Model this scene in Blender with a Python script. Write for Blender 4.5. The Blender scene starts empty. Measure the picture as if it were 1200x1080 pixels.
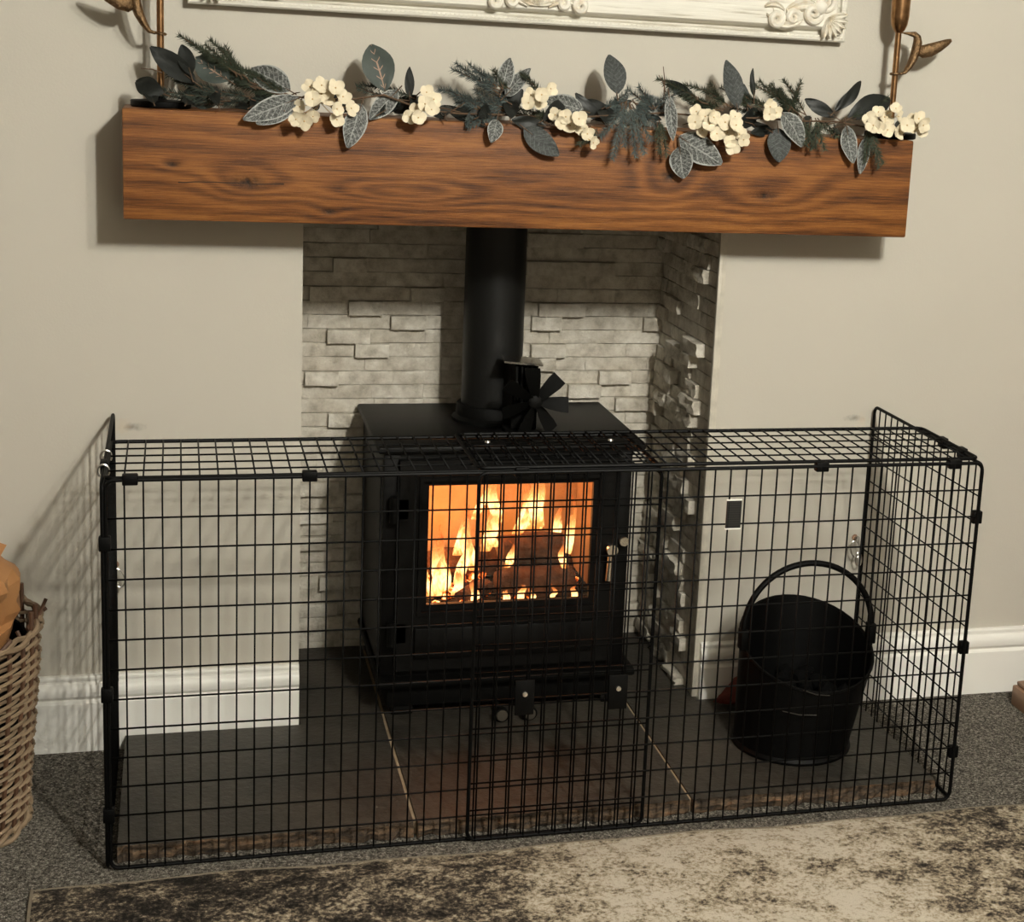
import bpy, bmesh, math, random
from mathutils import Vector, Matrix, noise as mn
random.seed(7)
PI = math.pi
SC = bpy.context.scene
COL = SC.collection

# ------------------------------------------------------------------ camera
YAW, PITCH, ROLL = 0.2897, -0.2067, 0.0555
fw = Vector((math.sin(YAW)*math.cos(PITCH), math.cos(YAW)*math.cos(PITCH), math.sin(PITCH)))
rt = Vector((math.cos(YAW), -math.sin(YAW), 0)); up = rt.cross(fw)
r2 = rt*math.cos(ROLL) + up*math.sin(ROLL); u2 = up*math.cos(ROLL) - rt*math.sin(ROLL)
cd = bpy.data.cameras.new('camera'); cam = bpy.data.objects.new('camera', cd); COL.objects.link(cam)
M = Matrix.Identity(4)
for i in range(3):
    M[i][0], M[i][1], M[i][2] = r2[i], u2[i], -fw[i]
M[0][3], M[1][3], M[2][3] = -0.6041, -3.0399, 1.365
cam.matrix_world = M
cd.sensor_width = 36; cd.lens = 1867.8/1200*36
cd.shift_x = -(753.7-600)/1200; cd.shift_y = (457.2-540)/1200
cd.clip_start = .05
SC.camera = cam

# ------------------------------------------------------------------ light
w = bpy.data.worlds.new('world'); SC.world = w; w.use_nodes = True
w.node_tree.nodes['Background'].inputs[0].default_value = (.02, .02, .022, 1)
w.node_tree.nodes['Background'].inputs[1].default_value = 1
def lamp(name, loc, power, col, rad):
    d = bpy.data.lights.new(name, 'POINT'); d.energy = power; d.color = col; d.shadow_soft_size = rad
    o = bpy.data.objects.new(name, d); COL.objects.link(o); o.location = loc
    return o
WARM = (1.0, .975, .88)
lamp('ceiling_bulb', (.36, -2.95, 2.38), 52, WARM, .05)
lamp('ceiling_bulb', (.56, -2.68, 2.38), 26, WARM, .05)
lamp('ceiling_bulb', (.40, -3.16, 2.38), 36, WARM, .05)
vs = SC.view_settings
vs.view_transform = 'Standard'; vs.look = 'None'; vs.gamma = 1; vs.use_curve_mapping = False
vs.exposure = 1.5

# ------------------------------------------------------------------ helpers: tags
def tag(o, label=None, cat=None, group=None, kind=None):
    if label: o['label'] = label
    if cat: o['category'] = cat
    if group: o['group'] = group
    if kind: o['kind'] = kind
    return o
WL = {}
def empty(name, loc, label=None, cat=None, group=None):
    o = bpy.data.objects.new(name, None); COL.objects.link(o); o.location = loc; o.empty_display_size = .05
    WL[o.name] = Vector(loc)
    return tag(o, label, cat, group)
def link(name, me, loc, parent=None):
    o = bpy.data.objects.new(name, me); COL.objects.link(o)
    loc = Vector(loc); WL[o.name] = loc
    if parent is not None:
        o.parent = parent; o.location = loc - WL[parent.name]
    else: o.location = loc
    return o

class MB:
    """collects shapes in world coordinates; build() links them as one mesh object"""
    def __init__(s): s.v = []; s.f = []; s.m = []; s.uv = None
    def add(s, vs, fs, mi=0):
        b = len(s.v); s.v += [tuple(x) for x in vs]; s.f += [tuple(b+i for i in f) for f in fs]; s.m += [mi]*len(fs); return s
    def box(s, x0, x1, y0, y1, z0, z1, mi=0, bev=0):
        if bev <= 0:
            v = [(x0,y0,z0),(x1,y0,z0),(x1,y1,z0),(x0,y1,z0),(x0,y0,z1),(x1,y0,z1),(x1,y1,z1),(x0,y1,z1)]
            return s.add(v, [(3,2,1,0),(4,5,6,7),(0,1,5,4),(1,2,6,5),(2,3,7,6),(3,0,4,7)], mi)
        bm = bmesh.new(); bmesh.ops.create_cube(bm, size=1)
        for q in bm.verts: q.co = Vector(((x0+x1)/2+q.co.x*(x1-x0), (y0+y1)/2+q.co.y*(y1-y0), (z0+z1)/2+q.co.z*(z1-z0)))
        bmesh.ops.bevel(bm, geom=bm.edges[:], offset=bev, segments=2, profile=.5, affect='EDGES')
        return s.bm(bm, mi)
    def bm(s, bm, mi=0):
        bm.verts.index_update()
        s.add([v.co[:] for v in bm.verts], [[v.index for v in f.verts] for f in bm.faces], mi); bm.free(); return s
    def tube(s, pts, r, n=8, closed=False, caps=True, mi=0, flat=None):
        pts = [Vector(p) for p in pts]; N = len(pts)
        rs = r if hasattr(r, '__len__') else [r]*N
        tg = []
        for i in range(N):
            a = pts[(i-1) % N] if closed or i > 0 else pts[0]; b = pts[(i+1) % N] if closed or i < N-1 else pts[-1]
            t = b-a; tg.append(t.normalized() if t.length > 1e-9 else Vector((0,0,1)))
        ref = Vector((0,0,1)) if abs(tg[0].z) < .9 else Vector((1,0,0))
        nn = tg[0].cross(ref).normalized(); rings = []
        for i in range(N):
            nn = (nn - tg[i]*nn.dot(tg[i])); nn = nn.normalized() if nn.length > 1e-6 else tg[i].orthogonal().normalized()
            bb = tg[i].cross(nn); fl = flat if flat else (1, 1)
            rings.append([pts[i] + nn*math.cos(2*PI*k/n)*rs[i]*fl[0] + bb*math.sin(2*PI*k/n)*rs[i]*fl[1] for k in range(n)])
        fs = []
        for i in range(N if closed else N-1):
            j = (i+1) % N
            for k in range(n): fs.append((i*n+k, i*n+(k+1) % n, j*n+(k+1) % n, j*n+k))
        if caps and not closed:
            fs.append(tuple(reversed(range(n)))); fs.append(tuple((N-1)*n+k for k in range(n)))
        return s.add([p for rg in rings for p in rg], fs, mi)
    def loft(s, rings, caps=True, mi=0):
        n = len(rings[0]); fs = []
        for i in range(len(rings)-1):
            for k in range(n): fs.append((i*n+k, i*n+(k+1) % n, (i+1)*n+(k+1) % n, (i+1)*n+k))
        if caps: fs.append(tuple(reversed(range(n)))); fs.append(tuple((len(rings)-1)*n+k for k in range(n)))
        return s.add([p for r in rings for p in r], fs, mi)
    def lathe(s, c, prof, n=24, mi=0, caps=True):
        return s.loft([[(c[0]+r*math.cos(2*PI*k/n), c[1]+r*math.sin(2*PI*k/n), c[2]+z) for k in range(n)] for r, z in prof], caps, mi)
    def build(s, name, mats, parent=None, smooth=True, base=True, ang=35):
        xs = [p[0] for p in s.v]; ys = [p[1] for p in s.v]; zs = [p[2] for p in s.v]
        o0 = Vector(((min(xs)+max(xs))/2, (min(ys)+max(ys))/2, min(zs)))
        me = bpy.data.meshes.new(name)
        me.from_pydata([(p[0]-o0.x, p[1]-o0.y, p[2]-o0.z) for p in s.v], [], s.f)
        for m in (mats if isinstance(mats, (list, tuple)) else [mats]): me.materials.append(m)
        me.polygons.foreach_set('material_index', s.m)
        if s.uv:
            uvl = me.uv_layers.new(name='uv')
            for lp in me.loops: uvl.data[lp.index].uv = s.uv[lp.vertex_index]
        if smooth:
            me.shade_smooth()
            bm = bmesh.new(); bm.from_mesh(me); lim = math.radians(ang)
            for e in bm.edges:
                if len(e.link_faces) == 2 and e.calc_face_angle(0) > lim: e.smooth = False
            bm.to_mesh(me); bm.free()
        me.update()
        return link(name, me, o0, parent)

def arc(c, ex, ey, a0, a1, n):
    c, ex, ey = Vector(c), Vector(ex), Vector(ey)
    return [c + ex*math.cos(a0+(a1-a0)*i/n) + ey*math.sin(a0+(a1-a0)*i/n) for i in range(n+1)]

# ------------------------------------------------------------------ helpers: materials
def srgb(r, g, b):
    f = lambda c: (c/255/12.92 if c/255 <= .04045 else ((c/255+.055)/1.055)**2.4)
    return (f(r), f(g), f(b), 1)
class NT:
    def __init__(s, name):
        s.mat = bpy.data.materials.new(name); s.mat.use_nodes = True
        s.t = s.mat.node_tree; s.bsdf = s.t.nodes['Principled BSDF']; s.out = s.t.nodes['Material Output']
    def n(s, typ, **kw):
        o = s.t.nodes.new(typ)
        for k, v in kw.items(): setattr(o, k, v)
        return o
    def put(s, sock, v):
        if isinstance(v, bpy.types.NodeSocket): s.t.links.new(v, sock)
        elif v is not None: sock.default_value = v
    def tc(s, which='Object'): return s.n('ShaderNodeTexCoord').outputs[which]
    def math(s, op, a, b=None, c=None, clamp=False):
        o = s.n('ShaderNodeMath', operation=op); o.use_clamp = clamp
        s.put(o.inputs[0], a); s.put(o.inputs[1], b); s.put(o.inputs[2], c); return o.outputs[0]
    def vm(s, op, a, b=None):
        o = s.n('ShaderNodeVectorMath', operation=op); s.put(o.inputs[0], a); s.put(o.inputs[1], b)
        return o.outputs['Value'] if op in ('LENGTH', 'DISTANCE', 'DOT_PRODUCT') else o.outputs[0]
    def map(s, v, loc=(0,0,0), rot=(0,0,0), scale=(1,1,1)):
        o = s.n('ShaderNodeMapping'); s.put(o.inputs[0], v); o.inputs[1].default_value = loc; o.inputs[2].default_value = rot; o.inputs[3].default_value = scale
        return o.outputs[0]
    def noise(s, v, scale, detail=4, rough=.55, dist=0):
        o = s.n('ShaderNodeTexNoise'); s.put(o.inputs['Vector'], v); o.inputs['Scale'].default_value = scale; o.inputs['Detail'].default_value = detail
        o.inputs['Roughness'].default_value = rough; o.inputs['Distortion'].default_value = dist; return o.outputs[0]
    def voro(s, v, scale, feature='F1'):
        o = s.n('ShaderNodeTexVoronoi', feature=feature); s.put(o.inputs['Vector'], v); o.inputs['Scale'].default_value = scale; return o.outputs[0]
    def ramp(s, f, stops, interp='LINEAR'):
        o = s.n('ShaderNodeValToRGB'); s.put(o.inputs[0], f); cr = o.color_ramp; cr.interpolation = interp
        while len(cr.elements) < len(stops): cr.elements.new(.5)
        for e, (p, c) in zip(cr.elements, stops):
            e.position = p; e.color = c if hasattr(c, '__len__') else (c, c, c, 1)
        return o.outputs[0]
    def mix(s, f, a, b, blend='MIX'):
        o = s.n('ShaderNodeMix', data_type='RGBA', blend_type=blend); s.put(o.inputs[0], f); s.put(o.inputs[6], a); s.put(o.inputs[7], b); return o.outputs[2]
    def sep(s, v):
        o = s.n('ShaderNodeSeparateXYZ'); s.put(o.inputs[0], v); return o.outputs
    def comb(s, x, y, z):
        o = s.n('ShaderNodeCombineXYZ'); s.put(o.inputs[0], x); s.put(o.inputs[1], y); s.put(o.inputs[2], z); return o.outputs[0]
    def bump(s, h, dist=.001, strength=1):
        o = s.n('ShaderNodeBump'); o.inputs['Strength'].default_value = strength; o.inputs['Distance'].default_value = dist
        s.put(o.inputs['Height'], h); s.t.links.new(o.outputs[0], s.bsdf.inputs['Normal'])
    def set(s, col=None, rough=None, metal=None, spec=None, emit=None, estr=None):
        b = s.bsdf.inputs
        s.put(b['Base Color'], col); s.put(b['Roughness'], rough); s.put(b['Metallic'], metal); s.put(b['Specular IOR Level'], spec)
        s.put(b['Emission Color'], emit); s.put(b['Emission Strength'], estr)
        return s.mat

def simple(name, col, rough=.5, metal=0, spec=.5, var=.12, scale=40, bump=0, bd=.0005):
    n = NT(name); c = n.tc()
    f = n.noise(c, scale, 4)
    dk = tuple(x*(1-var) for x in col[:3])+(1,); lt = tuple(min(1, x*(1+var)) for x in col[:3])+(1,)
    cc = n.ramp(f, [(.3, dk), (.7, lt)])
    if bump: n.bump(n.noise(c, bump, 3), bd)
    return n.set(cc, rough, metal, spec)

# painted wall, with the two rubbed patches of plaster beside the guard
n = NT('wall_paint'); c = n.tc(); geo = n.n('ShaderNodeNewGeometry').outputs['Position']
base = n.mix(n.noise(c, 1.3, 3), srgb(190, 185, 173), srgb(198, 193, 181))
for (x, z, a, b, col) in ((-.688, .635, 40, 110, (120, 114, 104)), (-.705, .636, 60, 60, (205, 180, 150)), (.772, .637, 40, 120, (128, 122, 112)), (.79, .632, 70, 60, (205, 185, 160))):
    d = n.vm('LENGTH', n.vm('MULTIPLY', n.vm('SUBTRACT', geo, (x, 0, z)), (a, 0, b)))
    d = n.math('ADD', d, n.math('MULTIPLY', n.noise(geo, 90, 4), 1.6))
    base = n.mix(n.math('MULTIPLY', n.math('SUBTRACT', 1.8, d, clamp=True), .75 if col[0] < 150 else .4), base, srgb(*col))
n.bump(n.noise(c, 220, 3), .0004, .6)
M_WALL = n.set(base, .75, 0, .3)
M_CEIL = simple('ceiling_paint', srgb(176, 172, 164), .9, var=.02)
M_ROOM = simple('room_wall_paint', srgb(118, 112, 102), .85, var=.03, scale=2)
n = NT('skirting_gloss'); c = n.tc()
M_SKIRT = n.set(n.mix(n.noise(c, 6, 4), srgb(240, 238, 230), srgb(246, 244, 238)), .32)
n = NT('carpet'); c = n.tc()
f = n.noise(c, 190, 3, .7); g = n.noise(c, 420, 2, .7)
cc = n.ramp(n.math('ADD', n.math('MULTIPLY', f, .6), n.math('MULTIPLY', g, .4)), [(.36, srgb(28, 26, 24)), (.46, srgb(86, 82, 75)), (.55, srgb(136, 130, 120)), (.66, srgb(204, 198, 186))])
n.bump(n.math('ADD', f, g), .006)
M_CARPET = n.set(cc, .98, 0, .1)
# oak beam with knots bending the grain
n = NT('oak_beam'); c = n.tc(); X, Y, Z = n.sep(c)
gr = n.math('MULTIPLY', n.math('ADD', Z, n.math('MULTIPLY', Y, .6)), 100)
gr = n.math('ADD', gr, n.math('MULTIPLY', n.noise(n.map(c, scale=(1.6, 6, 6)), 1.1, 3, .5), 11))
dark = None
KN = [(-.535, .070, 14, 30, 5), (-.39, .023, 26, 60, 2.2), (-.66, .098, 40, 90, 1.5), (.243, .106, 16, 26, 5), (.44, .075, 9, 22, 4), (-.27, .062, 6, 38, 7), (.10, .06, 5, 34, 3.5)]
for i, (kx, kz, sx, sz, amp) in enumerate(KN):
    d = n.vm('LENGTH', n.vm('MULTIPLY', n.vm('SUBTRACT', c, (kx, 0, kz)), (sx, 0, sz)))
    e = n.math('POWER', 2.718, n.math('MULTIPLY', n.math('MULTIPLY', d, d), -1))
    gr = n.math('ADD', gr, n.math('MULTIPLY', e, amp*1.6))
    if i < 5:
        s = (.14, .10, .22, .09, .03)[i]
        k = n.math('POWER', 2.718, n.math('MULTIPLY', n.math('MULTIPLY', d, d), -1/s))
        dark = k if dark is None else n.math('MAXIMUM', dark, k)
band = n.math('MULTIPLY_ADD', n.math('SINE', n.math('MULTIPLY', gr, 1.7)), .5, .5)
fib = n.noise(n.map(c, scale=(7, 90, 300)), 2.2, 5, .75)
str_ = n.noise(n.map(c, scale=(3, 40, 130)), 2.0, 4, .65)
big = n.noise(n.map(c, scale=(1.5, 3, 6)), 2.4, 4)
f = n.math('ADD', n.math('ADD', n.math('MULTIPLY', band, .16), n.math('MULTIPLY', str_, .42)), n.math('ADD', n.math('MULTIPLY', fib, .78), n.math('MULTIPLY', big, .42)))
f = n.math('MULTIPLY', f, .8)
cc = n.ramp(f, [(.52, srgb(48, 26, 10)), (.61, srgb(86, 49, 19)), (.71, srgb(116, 69, 28)), (.84, srgb(146, 94, 44))])
kn = n.math('MULTIPLY', dark, n.math('MULTIPLY_ADD', n.noise(c, 120, 4), 1.8, -.1, clamp=True), clamp=True)
crack = n.math('MULTIPLY', n.math('LESS_THAN', n.math('ABSOLUTE', n.math('SUBTRACT', n.math('ADD', Z, n.math('MULTIPLY', n.noise(c, 9, 2), .02)), .080)), .0012), n.math('LESS_THAN', n.math('ABSOLUTE', n.math('ADD', X, .56)), .09))
cc = n.mix(n.math('MAXIMUM', kn, n.math('MULTIPLY', crack, .8)), cc, srgb(20, 12, 8))
n.bump(n.math('ADD', fib, n.math('MULTIPLY', kn, -1.5)), .0009)
M_OAK = n.set(cc, .5, 0, .4)
# split stone
def stone_mat(name, a, b, cde):
    n = NT(name); c = n.tc('Object'); oi = n.n('ShaderNodeObjectInfo').outputs['Random']
    p = n.vm('ADD', n.n('ShaderNodeNewGeometry').outputs['Position'], n.comb(n.math('MULTIPLY', oi, 7.0), 0, n.math('MULTIPLY', oi, 3.0)))
    f = n.noise(p, 28, 6, .65)
    col = n.ramp(f, [(.32, a), (.5, b), (.68, cde)])
    col = n.mix(n.math('MULTIPLY', oi, .30), col, srgb(152, 143, 126))
    n.bump(n.math('ADD', n.noise(p, 60, 6, .7), n.math('MULTIPLY', n.noise(p, 300, 3, .6), .3)), .0042)
    return n.set(col, .72, 0, .45)
M_STONE = stone_mat('split_quartzite', srgb(168, 160, 145), srgb(210, 203, 189), srgb(234, 229, 217))
M_JOINT = simple('stone_joint', srgb(120, 112, 98), .95)
# slate
n = NT('slate'); p = n.n('ShaderNodeNewGeometry').outputs['Position']
f = n.noise(p, 7, 7, .6); f2 = n.noise(n.map(p, scale=(1, 1, 1)), 70, 4)
cc = n.mix(n.math('MULTIPLY', f2, .35), n.ramp(f, [(.35, srgb(44, 41, 36)), (.65, srgb(64, 59, 51))]), srgb(52, 49, 45))
n.bump(n.math('ADD', f2, n.math('MULTIPLY', f, 2)), .002)
M_SLATE = n.set(cc, .55, 0, .4)
n = NT('slate_riven_edge'); p = n.n('ShaderNodeNewGeometry').outputs['Position']
f = n.noise(n.map(p, scale=(1, 1, 3.5)), 26, 6, .7)
M_SEDGE = n.set(n.ramp(f, [(.32, srgb(34, 29, 24)), (.48, srgb(70, 57, 44)), (.6, srgb(104, 83, 62)), (.72, srgb(116, 78, 52))]), .85)
n.bump(f, .006)
M_GROUT = simple('sand_grout', srgb(158, 138, 112), .95, bump=200)
# stove
M_IRON = simple('matt_black_steel', srgb(8, 7, 6), .5, 0, .2, .15, 20, 900, .00015)
M_IRON2 = simple('cast_black', srgb(6, 6, 5), .6, 0, .15, .15, 20)
M_FLUE = simple('flue_enamel', srgb(19, 19, 18), .45, 0, .32, .06, 10)
M_CHROME = simple('polished_steel', (.72, .69, .64, 1), .18, 1, .5, .03)
M_BLACK = simple('black_coating', srgb(2, 2, 2), .55, 0, .14, .1)
M_RIVET = simple('bright_rivet', (.85, .82, .78, 1), .25, 1)
M_BRICK = simple('fire_board', srgb(196, 168, 132), .95, var=.22, scale=14, bump=60, bd=.003)
M_CHAR = simple('charred_log', srgb(86, 58, 40), .95, var=.5, scale=50, bump=120, bd=.004)
n = NT('flame'); c = n.tc('UV'); U, V, _ = n.sep(c); p = n.tc()
nz = n.noise(n.map(p, scale=(1, 1, .45)), 75, 4, .6, 1.2)
ff = n.math('ADD', V, n.math('MULTIPLY', n.math('SUBTRACT', nz, .5), .9))
em = n.n('ShaderNodeEmission')
n.put(em.inputs[0], n.ramp(ff, [(.0, srgb(255, 150, 70)), (.30, srgb(255, 205, 140)), (.6, srgb(255, 160, 84)), (1, srgb(235, 100, 40))]))
n.put(em.inputs[1], n.ramp(ff, [(0, .35), (.30, 1.0), (.6, .38), (1, .18)]))
es = n.math('MULTIPLY', em.inputs[1].links[0].from_socket, 1.9); n.put(em.inputs[1], es)
tr = n.n('ShaderNodeBsdfTransparent'); mx = n.n('ShaderNodeMixShader')
n.put(mx.inputs[0], n.ramp(n.math('ADD', nz, n.math('MULTIPLY', V, -.28)), [(.22, 0), (.44, .8)])); n.t.links.new(tr.outputs[0], mx.inputs[1]); n.t.links.new(em.outputs[0], mx.inputs[2]); n.t.links.new(mx.outputs[0], n.out.inputs[0])
M_FLAME = n.mat
n = NT('ember'); c = n.tc(); f = n.noise(c, 70, 3)
M_EMBER = n.set(srgb(40, 20, 10), .9, 0, .1, n.ramp(f, [(.42, srgb(120, 20, 0)), (.55, srgb(255, 110, 30)), (.68, srgb(255, 225, 150))]), n.ramp(f, [(.42, .04), (.66, 1.6)]))
n = NT('stove_glass')
gl = n.n('ShaderNodeBsdfGlossy'); gl.inputs['Roughness'].default_value = .05; tr = n.n('ShaderNodeBsdfTransparent'); mx = n.n('ShaderNodeMixShader')
tr.inputs[0].default_value = (.95, .9, .84, 1)
mx.inputs[0].default_value = .04; n.t.links.new(tr.outputs[0], mx.inputs[1]); n.t.links.new(gl.outputs[0], mx.inputs[2]); n.t.links.new(mx.outputs[0], n.out.inputs[0])
M_GLASS = n.mat
M_BRASS = simple('antique_brass', (.34, .19, .09, 1), .28, 1, .5, .35, 60)
M_BRONZE = simple('bronze_bird', (.20, .125, .065, 1), .42, 1, .5, .5, 180, 350, .002)
n = NT('white_frame'); c = n.tc()
f = n.noise(n.map(c, scale=(2, 20, 40)), 3, 5, .65)
M_FRAME = n.set(n.ramp(f, [(.3, srgb(176, 168, 150)), (.45, srgb(220, 216, 204)), (.7, srgb(230, 227, 216))]), .5); n.bump(f, .0008)
n = NT('ornament_white'); c = n.tc()
f = n.noise(c, 30, 4)
M_ORN = n.set(n.ramp(f, [(.3, srgb(198, 180, 150)), (.5, srgb(224, 219, 206)), (.8, srgb(230, 227, 217))]), .5)
M_MIRROR = simple('mirror_silver', (.88, .88, .86, 1), .02, 1, .5, .01)
M_TRIM = simple('tile_trim', srgb(196, 190, 176), .4, .0)
# garland
n = NT('frosted_leaf'); U, V, _ = n.sep(n.tc('UV')); p = n.tc()
au = n.math('ABSOLUTE', n.math('SUBTRACT', n.math('MULTIPLY', U, 2), 1))
vein = n.math('SINE', n.math('MULTIPLY', n.math('SUBTRACT', V, n.math('MULTIPLY', au, .22)), 52))
vein = n.math('MULTIPLY', n.math('MULTIPLY', n.math('GREATER_THAN', vein, .86), .7), n.noise(p, 130, 3, .7))
mid = n.math('MULTIPLY', n.math('LESS_THAN', au, .055), .5)
edge = n.math('MULTIPLY', n.math('GREATER_THAN', n.math('ADD', au, n.math('MULTIPLY', n.noise(p, 160, 3), .3)), 1.02), .8)
frost = n.math('ADD', n.math('MAXIMUM', n.math('MAXIMUM', vein, mid), edge), n.math('MULTIPLY', n.math('SUBTRACT', n.noise(p, 240, 4, .75), .44, clamp=True), 2.6), clamp=True)
M_LF = n.set(n.mix(frost, srgb(50, 52, 49), srgb(160, 162, 158)), .7)
n = NT('dusky_leaf'); U, V, _ = n.sep(n.tc('UV')); p = n.tc()
au = n.math('ABSOLUTE', n.math('SUBTRACT', n.math('MULTIPLY', U, 2), 1))
vein = n.math('SINE', n.math('MULTIPLY', n.math('SUBTRACT', V, n.math('MULTIPLY', au, .22)), 48))
vein = n.math('MULTIPLY', n.math('GREATER_THAN', vein, .9), .16)
frost = n.math('ADD', vein, n.math('MULTIPLY', n.math('SUBTRACT', n.noise(p, 220, 4, .7), .42, clamp=True), .9), clamp=True)
M_LD = n.set(n.mix(frost, srgb(40, 44, 42), srgb(128, 132, 130)), .7)
n = NT('sage_leaf'); U, V, _ = n.sep(n.tc('UV')); p = n.tc()
au = n.math('ABSOLUTE', n.math('SUBTRACT', n.math('MULTIPLY', U, 2), 1))
mid = n.math('MULTIPLY', n.math('LESS_THAN', au, .05), n.math('LESS_THAN', V, .62))
vein = n.math('MULTIPLY', n.math('GREATER_THAN', n.math('SINE', n.math('MULTIPLY', n.math('SUBTRACT', V, n.math('MULTIPLY', au, .3)), 34)), .9), n.math('LESS_THAN', au, .3))
M_LG = n.set(n.mix(n.math('MULTIPLY', n.math('MAXIMUM', mid, vein), .6), n.mix(n.noise(p, 80, 3), srgb(50, 58, 53), srgb(70, 78, 73)), srgb(188, 150, 126)), .65)
M_LK = simple('dark_leaf', srgb(24, 27, 24), .5, 0, .4, .3, 60)
M_PG = simple('pine_green', srgb(56, 64, 48), .7, var=.35, scale=60)
M_PD = simple('pine_dark', srgb(54, 62, 53), .7, var=.35, scale=60)
M_PB = simple('pine_bluish', srgb(78, 88, 86), .7, var=.3, scale=60)
M_TWIG = simple('brown_twig', srgb(84, 64, 46), .8, var=.3)
n = NT('petal'); p = n.tc()
M_PETAL = n.set(n.mix(n.noise(p, 90, 3), srgb(214, 200, 170), srgb(228, 218, 194)), .7); n.bsdf.inputs['Subsurface Weight'].default_value = .0
M_CENTRE = simple('flower_centre', srgb(190, 160, 110), .8)
# basket, bag, rug, misc
n = NT('willow'); p = n.tc(); oi = n.n('ShaderNodeObjectInfo').outputs['Random']
M_WILLOW = n.set(n.mix(n.noise(p, 22, 4), n.mix(oi, srgb(66, 46, 32), srgb(112, 88, 66)), srgb(166, 146, 118)), .6)
M_STAKE = simple('willow_stake', srgb(84, 58, 40), .65, var=.3)
M_LINER = simple('black_liner', srgb(5, 5, 5), .9, 0, .1)
n = NT('brown_paper'); p = n.tc()
M_PAPER = n.set(n.mix(n.noise(p, 12, 4), srgb(146, 98, 58), srgb(182, 134, 86)), .45)
n = NT('mottled_rug'); p = n.n('ShaderNodeNewGeometry').outputs['Position']; X, Y, Z = n.sep(p)
big = n.noise(n.map(p, loc=(.0, .3, 0), scale=(1, 1.3, 1)), 2.6, 4, .6)
mid = n.noise(n.map(p, rot=(0, 0, .5), scale=(1, 1.25, 1)), 17, 6, .75, .5)
fin = n.noise(p, 110, 4, .75); pile = n.noise(p, 420, 2, .7)
pl = n.math('SUBTRACT', n.math('ABSOLUTE', n.math('SUBTRACT', X, .30)), .30)
reg = n.math('MULTIPLY', n.math('MAXIMUM', n.math('MINIMUM', pl, .45), -.15), .36)
f = n.math('ADD', n.math('ADD', n.math('MULTIPLY', big, .5), n.math('MULTIPLY', mid, .75)), n.math('MULTIPLY', fin, .75))
f = n.math('SUBTRACT', n.math('SUBTRACT', f, .10), reg)
f = n.math('ADD', f, n.math('MULTIPLY', n.math('SUBTRACT', pile, .5), .22))
cc = n.ramp(f, [(.64, srgb(30, 27, 24)), (.76, srgb(72, 65, 57)), (.82, srgb(122, 110, 94)), (.89, srgb(174, 160, 136)), (1.0, srgb(210, 201, 184))])
n.bump(n.math('ADD', fin, pile), .004)
M_RUG = n.set(cc, .95, 0, .15)
M_RUGEDGE = simple('rug_binding', srgb(112, 102, 87), .9)
n = NT('red_leather'); p = n.tc()
M_RED = n.set(n.mix(n.noise(p, 20, 4), srgb(84, 26, 16), srgb(130, 48, 28)), .6)
M_CAB = simple('cabinet_wood', srgb(150, 116, 90), .5, var=.15, scale=12)
n = NT('label_print'); U, V, W = n.sep(n.tc('Object'))
ln = n.math('GREATER_THAN', n.math('SINE', n.math('MULTIPLY', W, 2*PI/.0042)), .35)
cut = n.math('LESS_THAN', n.math('ABSOLUTE', U), n.math('MULTIPLY_ADD', n.noise(n.comb(0, 0, n.math('SNAP', W, .0042)), 300, 2), .010, .0065))
M_LABEL = n.set(n.mix(n.math('MULTIPLY', ln, cut), srgb(14, 14, 14), srgb(38, 37, 34)), .5)
M_SILV = simple('bright_wire', (.62, .6, .56, 1), .3, 1)

# ================================================================== STRUCTURE
RL, RR, YB = -.379, .459, .402            # fireplace opening
XL, XR, YF, ZC = -2.3, 2.2, -4.7, 2.5     # room
OPT = 1.14
HZ, HY = .028, -.466                      # hearth top, hearth front
def struct(o): return tag(o, kind='structure')
b = MB(); b.box(XL, XR, YF, 0, -.06, 0); struct(b.build('floor', M_CARPET, smooth=False))
b = MB(); b.box(XL, XR, YF, 0, ZC, ZC+.05); struct(b.build('ceiling', M_CEIL, smooth=False))
b = MB(); b.box(XL, RL, 0, .12, 0, ZC); b.box(RR, XR, 0, .12, 0, ZC); b.box(RL, RR, 0, .12, OPT, ZC)
struct(b.build('wall_back', M_WALL, smooth=False))
b = MB(); b.box(XL-.05, XL, YF, .12, 0, ZC); struct(b.build('wall_left', M_ROOM, smooth=False))
b = MB(); b.box(XR, XR+.05, YF, .12, 0, ZC); struct(b.build('wall_right', M_ROOM, smooth=False))
b = MB(); b.box(XL, XR, YF-.05, YF, 0, ZC); struct(b.build('wall_front', M_ROOM, smooth=False))
# alcove: three stone-clad walls and a lintel
b = MB(); b.box(RL-.02, RR+.02, YB+.012, YB+.06, 0, OPT+.05); wab = struct(b.build('wall_alcove_back', M_JOINT, smooth=False))
b = MB(); b.box(RR, RR+.04, .12, YB+.012, 0, OPT+.05); b.box(RR-.004, RR, .004, YB+.012, 0, OPT); war = struct(b.build('wall_alcove_right', M_JOINT, smooth=False))
b = MB(); b.box(RL-.06, RL-.028, .12, YB+.012, 0, OPT+.05); wal = struct(b.build('wall_alcove_left', M_JOINT, smooth=False))
b = MB(); b.box(RL, RR, .12, YB+.012, OPT, OPT+.05); struct(b.build('ceiling_alcove', M_JOINT, smooth=False))

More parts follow.
